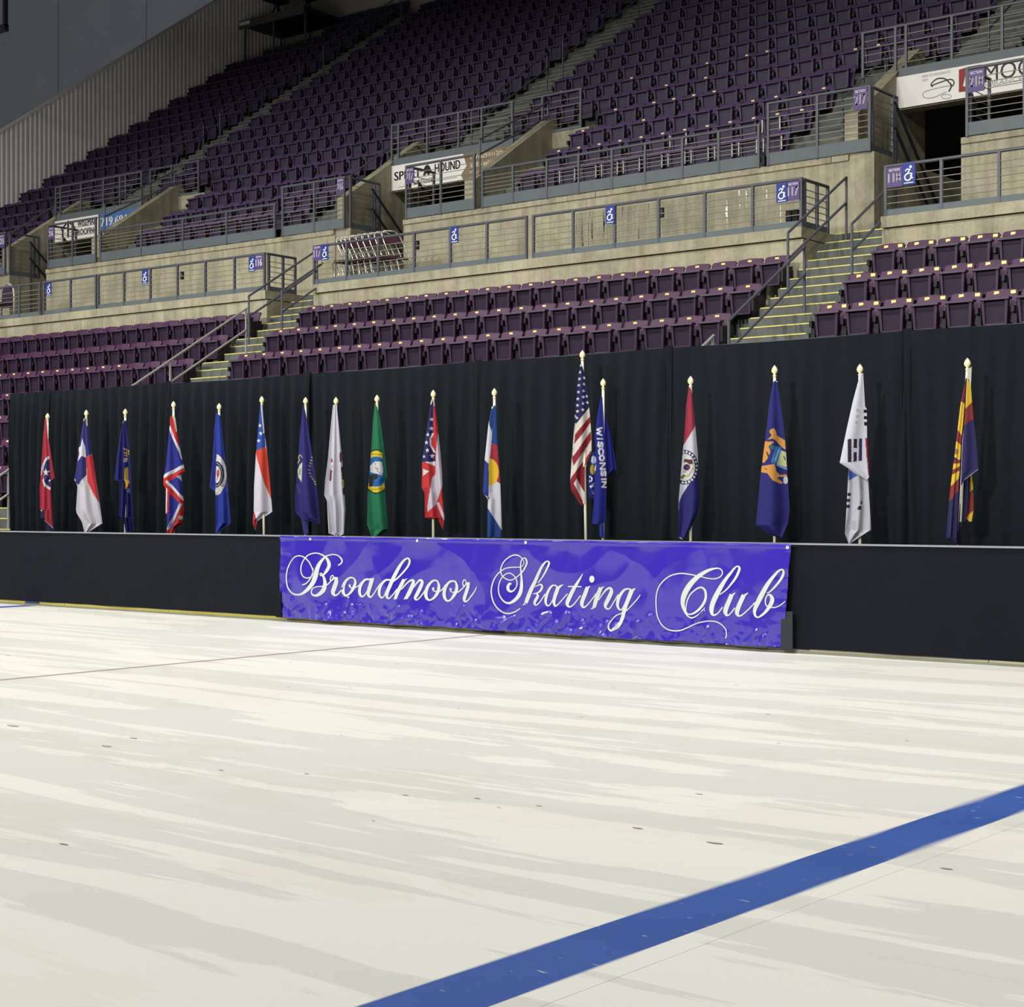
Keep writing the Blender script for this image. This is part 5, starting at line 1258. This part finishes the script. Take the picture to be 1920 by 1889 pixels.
# right: white with a stethoscope
r = empty('advert_banner', FR(-11.5, yB, zL)); tag(r, 'white advertising banner with a stethoscope and a dark red block', 'banner')
sheet(FR, r, 'white_sheet', [(-13.1, zL), (-8.6, zL), (-8.6, zT), (-13.1, zT)], M['ban_white'])
def q3(px, py): return at(px, py, yB)
mb = MB(); flat(mb, FR, Y, [q3(1798, 131), q3(1817, 125), q3(1840, 121), q3(1840, 168), q3(1798, 173)]); mb.build('red_block', M['ban_red'], r)
mb = MB(); 
pen(mb, FR, Y - .001, [q3(1808, 162), q3(1813, 141)], .045, 1); pen(mb, FR, Y - .001, [q3(1813, 141), q3(1818, 160)], .045, 1)
mb.build('emblem', M['cream_print'], r)
mb = MB()
xa, za = q3(1892, 131); letter(mb, 'MOO', FR, xa, za, 0.86, 0.28, Y, 0.0)
pen(mb, FR, Y, [q3(1749, 163), q3(1746, 158), q3(1757, 148), q3(1772, 148), q3(1782, 157)], 0.022)
pen(mb, FR, Y - .001, [q3(1746, 161), q3(1770, 152), q3(1784, 149), q3(1789, 155), q3(1786, 162)], 0.020)
pen(mb, FR, Y - .001, [q3(1782, 157), q3(1784, 162), q3(1779, 172)], 0.026)
mb.build('lettering', M['black'], r)
mb = MB()
xa, za = q3(1755, 139); letter(mb, 'HEALTH INSURANCE', FR, xa, za, 0.52, 0.045, Y); xa, za = q3(1735, 150); letter(mb, 'FROM', FR, xa, za, 0.10, 0.04, Y)
xa, za = q3(1886, 152); letter(mb, 'INSURANCE AG', FR, xa, za, 1.10, 0.075, Y)
pen(mb, FR, Y, [q3(1786, 161), q3(1768, 163), q3(1740, 170), q3(1731, 175), q3(1733, 183), q3(1750, 183), q3(1775, 172)], 0.014)
pen(mb, FR, Y, [q3(1765, 180), q3(1772, 177), q3(1783, 179), q3(1781, 184), q3(1770, 185), q3(1765, 180)], 0.012)
pen(mb, FR, Y, [q3(1862, 161), q3(1920, 149)], 0.010, 1)
mb.build('grey_lettering', M['grey_print'], r)
# left: roofing sign and blue phone number
r = empty('advert_banner', FL(-36.0, yB, zL)); tag(r, 'white and blue advertising banner hung over the left stair opening', 'banner')
sheet(FL, r, 'white_sheet', [(-36.95, zL), (-35.18, zL), (-35.18, zT), (-36.95, zT)], M['ban_white'])
sheet(FL, r, 'blue_sheet', [(-35.10, zL), (-33.5, zL), (-33.5, zT), (-35.10, zT)], M['ban_blue'])
mb = MB(); letter(mb, 'WISEMAN', FL, -35.62, 8.88, 0.78, 0.15, Y, 0.006); letter(mb, 'ROOFING', FL, -35.62, 8.66, 0.78, 0.15, Y, 0.006)
pen(mb, FL, Y, [(-36.62, 8.56), (-36.62, 8.86)], 0.07, 1); pen(mb, FL, Y, [(-36.40, 8.95), (-36.40, 8.56)], 0.07, 1); pen(mb, FL, Y, [(-36.18, 8.56), (-36.18, 8.80)], 0.07, 1); pen(mb, FL, Y, [(-36.70, 8.78), (-36.40, 8.99)], 0.05, 1); pen(mb, FL, Y, [(-36.40, 8.99), (-36.10, 8.78)], 0.05, 1)
mb.build('lettering', M['black'], r)
mb = MB(); letter(mb, '719.694.66', FL, -34.36, 8.82, 1.42, 0.22, Y, 0.008); pen(mb, FL, Y, [(-35.0, 8.58), (-34.2, 8.58)], 0.03, 1)
mb.build('lettering', M['white'], r)

# ------------------------------------------------------------------ things standing on the platforms
ZP = LEDGE
def stack_chair(x, y, lean, i):
    """metal stacking chair: bent chrome side frames, maroon seat and back pad"""
    r = empty('stacked_chair', (x, y, ZP)); tag(r, 'chrome framed chair with maroon pads, %s from the left among stacked chairs' % ORD[i], 'chair', 'chrome chairs stacked behind the left rail')
    L_ = lean
    mb = MB()
    w = 0.21
    hoop = [(-w, 0.10, 0.0), (-w, 0.02, 0.45), (-w, -0.06 , 0.80), (-w * .9, -0.09, 0.94), (-w * .55, -0.10, 1.01), (w * .55, -0.10, 1.01), (w * .9, -0.09, 0.94), (w, -0.06, 0.80), (w, 0.02, 0.45), (w, 0.10, 0.0)]
    sk = lambda p: (x + p[0] * 0.45 - L_ * (p[2]) , y + p[1] + p[0] * 0.80, ZP + p[2])
    MB().tube([sk(p) for p in hoop], 0.014, 6).build('back_frame', M['chrome'], r, True)
    for sx in (-w, w):
        MB().tube([sk((sx, -0.02, 0.47)), sk((sx, -0.34, 0.45)), sk((sx * 1.05, -0.38, 0.40)), sk((sx * 1.1, -0.42, 0.0))], 0.013, 6).build('front_leg', M['chrome'], r, True)
    v = [sk(p) for p in ((-.19, -.36, .44), (.19, -.36, .44), (.19, .0, .44), (-.19, .0, .44), (-.18, -.35, .49), (.18, -.35, .49), (.18, -.01, .49), (-.18, -.01, .49))]
    q6 = [(3, 2, 1, 0), (4, 5, 6, 7), (0, 1, 5, 4), (1, 2, 6, 5), (2, 3, 7, 6), (3, 0, 4, 7)]
    MB().add(v, q6).build('seat_pad', M['maroon'], r)
    v = [sk(p) for p in ((-.15, -.075, .76), (.15, -.075, .76), (.15, -.05, .76), (-.15, -.05, .76), (-.16, -.105, .93), (.16, -.105, .93), (.16, -.08, .93), (-.16, -.08, .93))]
    MB().add(v, q6).build('back_pad', M['maroon'], r)
for i, (x, ln) in enumerate([(-23.02, .40), (-22.90, .40), (-22.78, .40), (-22.66, .40), (-22.50, .38), (-22.34, .38), (-22.18, .36), (-22.02, .36), (-21.84, .34)]):
    stack_chair(x, 23.75, ln, i + 1)
# round backed chair at the far left edge
xL, yL_, _ = FL(-34.35, 23.6, 0)
r = empty('banquet_chair', (xL, yL_, ZP)); tag(r, 'pale framed chair with a rounded plum back at the left edge', 'chair')
arch = [(-.26, 0, 0.0), (-.26, 0, .62), (-.23, 0, .80), (-.15, 0, .93), (0, 0, .98), (.15, 0, .93), (.23, 0, .80), (.26, 0, .62), (.26, 0, 0.0)]
MB().tube([(xL + p[0], yL_ + p[1], ZP + p[2]) for p in arch], 0.028, 8).build('back_frame', M['rail_light'], r, True)
pad = [(-.22, .40), (.22, .40), (.22, .64), (.19, .78), (.11, .88), (0, .92), (-.11, .88), (-.19, .78), (-.22, .64)]
v = [(xL + a, yL_ - 0.02, ZP + c) for a, c in pad] + [(xL + a, yL_ + 0.03, ZP + c) for a, c in pad]
k = len(pad)
MB().add(v, [tuple(range(k)), tuple(range(k, 2 * k))[::-1]] + [(i, k + i, k + (i + 1) % k, (i + 1) % k) for i in range(k)]).build('back_pad', M['plum'], r)
MB().box(xL - .24, xL + .24, yL_ - .42, yL_ - .03, ZP + .42, ZP + .48).build('seat_pad', M['plum'], r)
for sx in (-.22, .22):
    MB().tube([(xL + sx, yL_ - .40, ZP), (xL + sx, yL_ - .38, ZP + .43)], 0.016, 8).build('front_leg', M['chrome'], r)
# small gear left on the middle platform, right end
for x, nm, lb in ((-13.16, 'equipment_case', 'left of two small black ribbed cases on the middle platform'), (-13.04, 'equipment_case', 'right of two small black ribbed cases on the middle platform')):
    r = empty(nm, (x, 23.3, ZP)); tag(r, lb, 'case', 'black cases behind the rail')
    MB().box(x - .045, x + .045, 23.25, 23.37, ZP, ZP + .34).build('case_body', M['black'], r)
    for j in range(4): MB().box(x - .049, x + .049, 23.243, 23.255, ZP + .05 + j * .07, ZP + .075 + j * .07).build('case_rib', M['dark_metal'], r)
r = empty('bucket', (-12.93, 23.3, ZP)); tag(r, 'small red and white bucket beside the black cases', 'bucket')
MB().lathe([(0, 0), (.05, 0), (.058, .16), (0, .16)], (-12.93, 23.3, ZP), 12).build('bucket_body', M['white'], r)
MB().lathe([(0, .161), (.062, .161), (.062, .28), (.03, .30), (0, .30)], (-12.93, 23.3, ZP), 12).build('lid', M['red'], r)
# small junction boxes on the rails' posts
for fr, x, nm in ((FL, -27.52, 'left'), (FR, -20.86, 'middle left'), (FR, -15.40, 'middle right')):
    r = empty('junction_box', fr(x, 22.98, 6.32)); tag(r, 'tiny dark box on a post of the %s ledge rail' % nm, 'box')
    MB().box(x - .035, x + .035, 22.975, 23.03, 6.30, 6.46, fr).build('box_body', M['dark_metal'], r)
    MB().box(x - .03, x + .03, 22.968, 22.976, 6.33, 6.43, fr).build('box_lid', M['rail'], r)

# ------------------------------------------------------------------ camera platform at the top of the stands and a hanging bracket
r = empty('camera_platform', FL(-42.0, 40.4, 17.9)); tag(r, 'raised broadcast platform on the top row in the left corner', 'platform')
MB().box(-43.0, -39.9, 39.3, 41.3, 18.10, 18.24, FL).build('deck', M['dark_metal'], r)
MB().box(-43.0, -39.9, 39.26, 39.32, 17.98, 18.26, FL).build('fascia', mat('platform_fascia', lin(92, 88, 84), .7), r)
for x, y, zf in ((-42.9, 39.45, 16.9), (-41.5, 39.45, 16.9), (-40.0, 39.45, 16.9), (-42.9, 41.2, 17.47), (-41.5, 41.2, 17.47), (-40.0, 41.2, 17.47)):
    MB().tube([FL(x, y, zf), FL(x, y, 18.1)], 0.04, 6).build('leg', M['rail'], r)
MB().box(-42.95, -42.45, 39.235, 39.258, 18.08, 18.2, FL).build('notice', M['white'], r)
def cam_gear(x, y, s, nm, lb):
    r = empty(nm, FL(x, y, 18.24)); tag(r, lb, 'camera')
    for a in (90, 210, 330):
        MB().tube([FL(x + .35 * s * math.cos(math.radians(a)), y + .35 * s * math.sin(math.radians(a)), 18.24), FL(x, y, 18.24 + .75 * s)], .03, 6).build('tripod_leg', M['black'], r)
    MB().box(x - .22 * s, x + .22 * s, y - .4 * s, y + .3 * s, 18.24 + .75 * s, 18.24 + 1.15 * s, FL).build('camera_body', M['black'], r)
    MB().tube([FL(x, y - .4 * s, 18.24 + .95 * s), FL(x, y - .75 * s, 18.24 + .95 * s)], .13 * s, 10).build('lens', M['dark_metal'], r)
    MB().box(x - .3 * s, x + .3 * s, y - .1 * s, y + .25 * s, 18.24 + 1.15 * s, 18.24 + 1.3 * s, FL).build('hood', M['black'], r)
cam_gear(-42.4, 40.5, 1.15, 'broadcast_camera', 'larger black covered camera on the platform, left one')
cam_gear(-40.9, 40.5, 0.9, 'broadcast_camera', 'smaller black covered camera on the platform, right one')
xb, zb = at(10, 22, 26.0); xb2, zb2 = at(0, 53, 26.0)
r = empty('hanging_bracket', (xb, 26.0, zb + 1)); tag(r, 'dark hanging bracket at the top left corner', 'bracket')
MB().box(xb - .05, xb + .05, 25.95, 26.05, zb2, 29.5).build('drop_rod', M['dark_metal'], r)
MB().box(xb - 1.2, xb + .05, 25.93, 26.07, zb2 - .12, zb2 + .06).build('cross_arm', M['dark_metal'], r)
bpy.data.objects.remove(_fo)
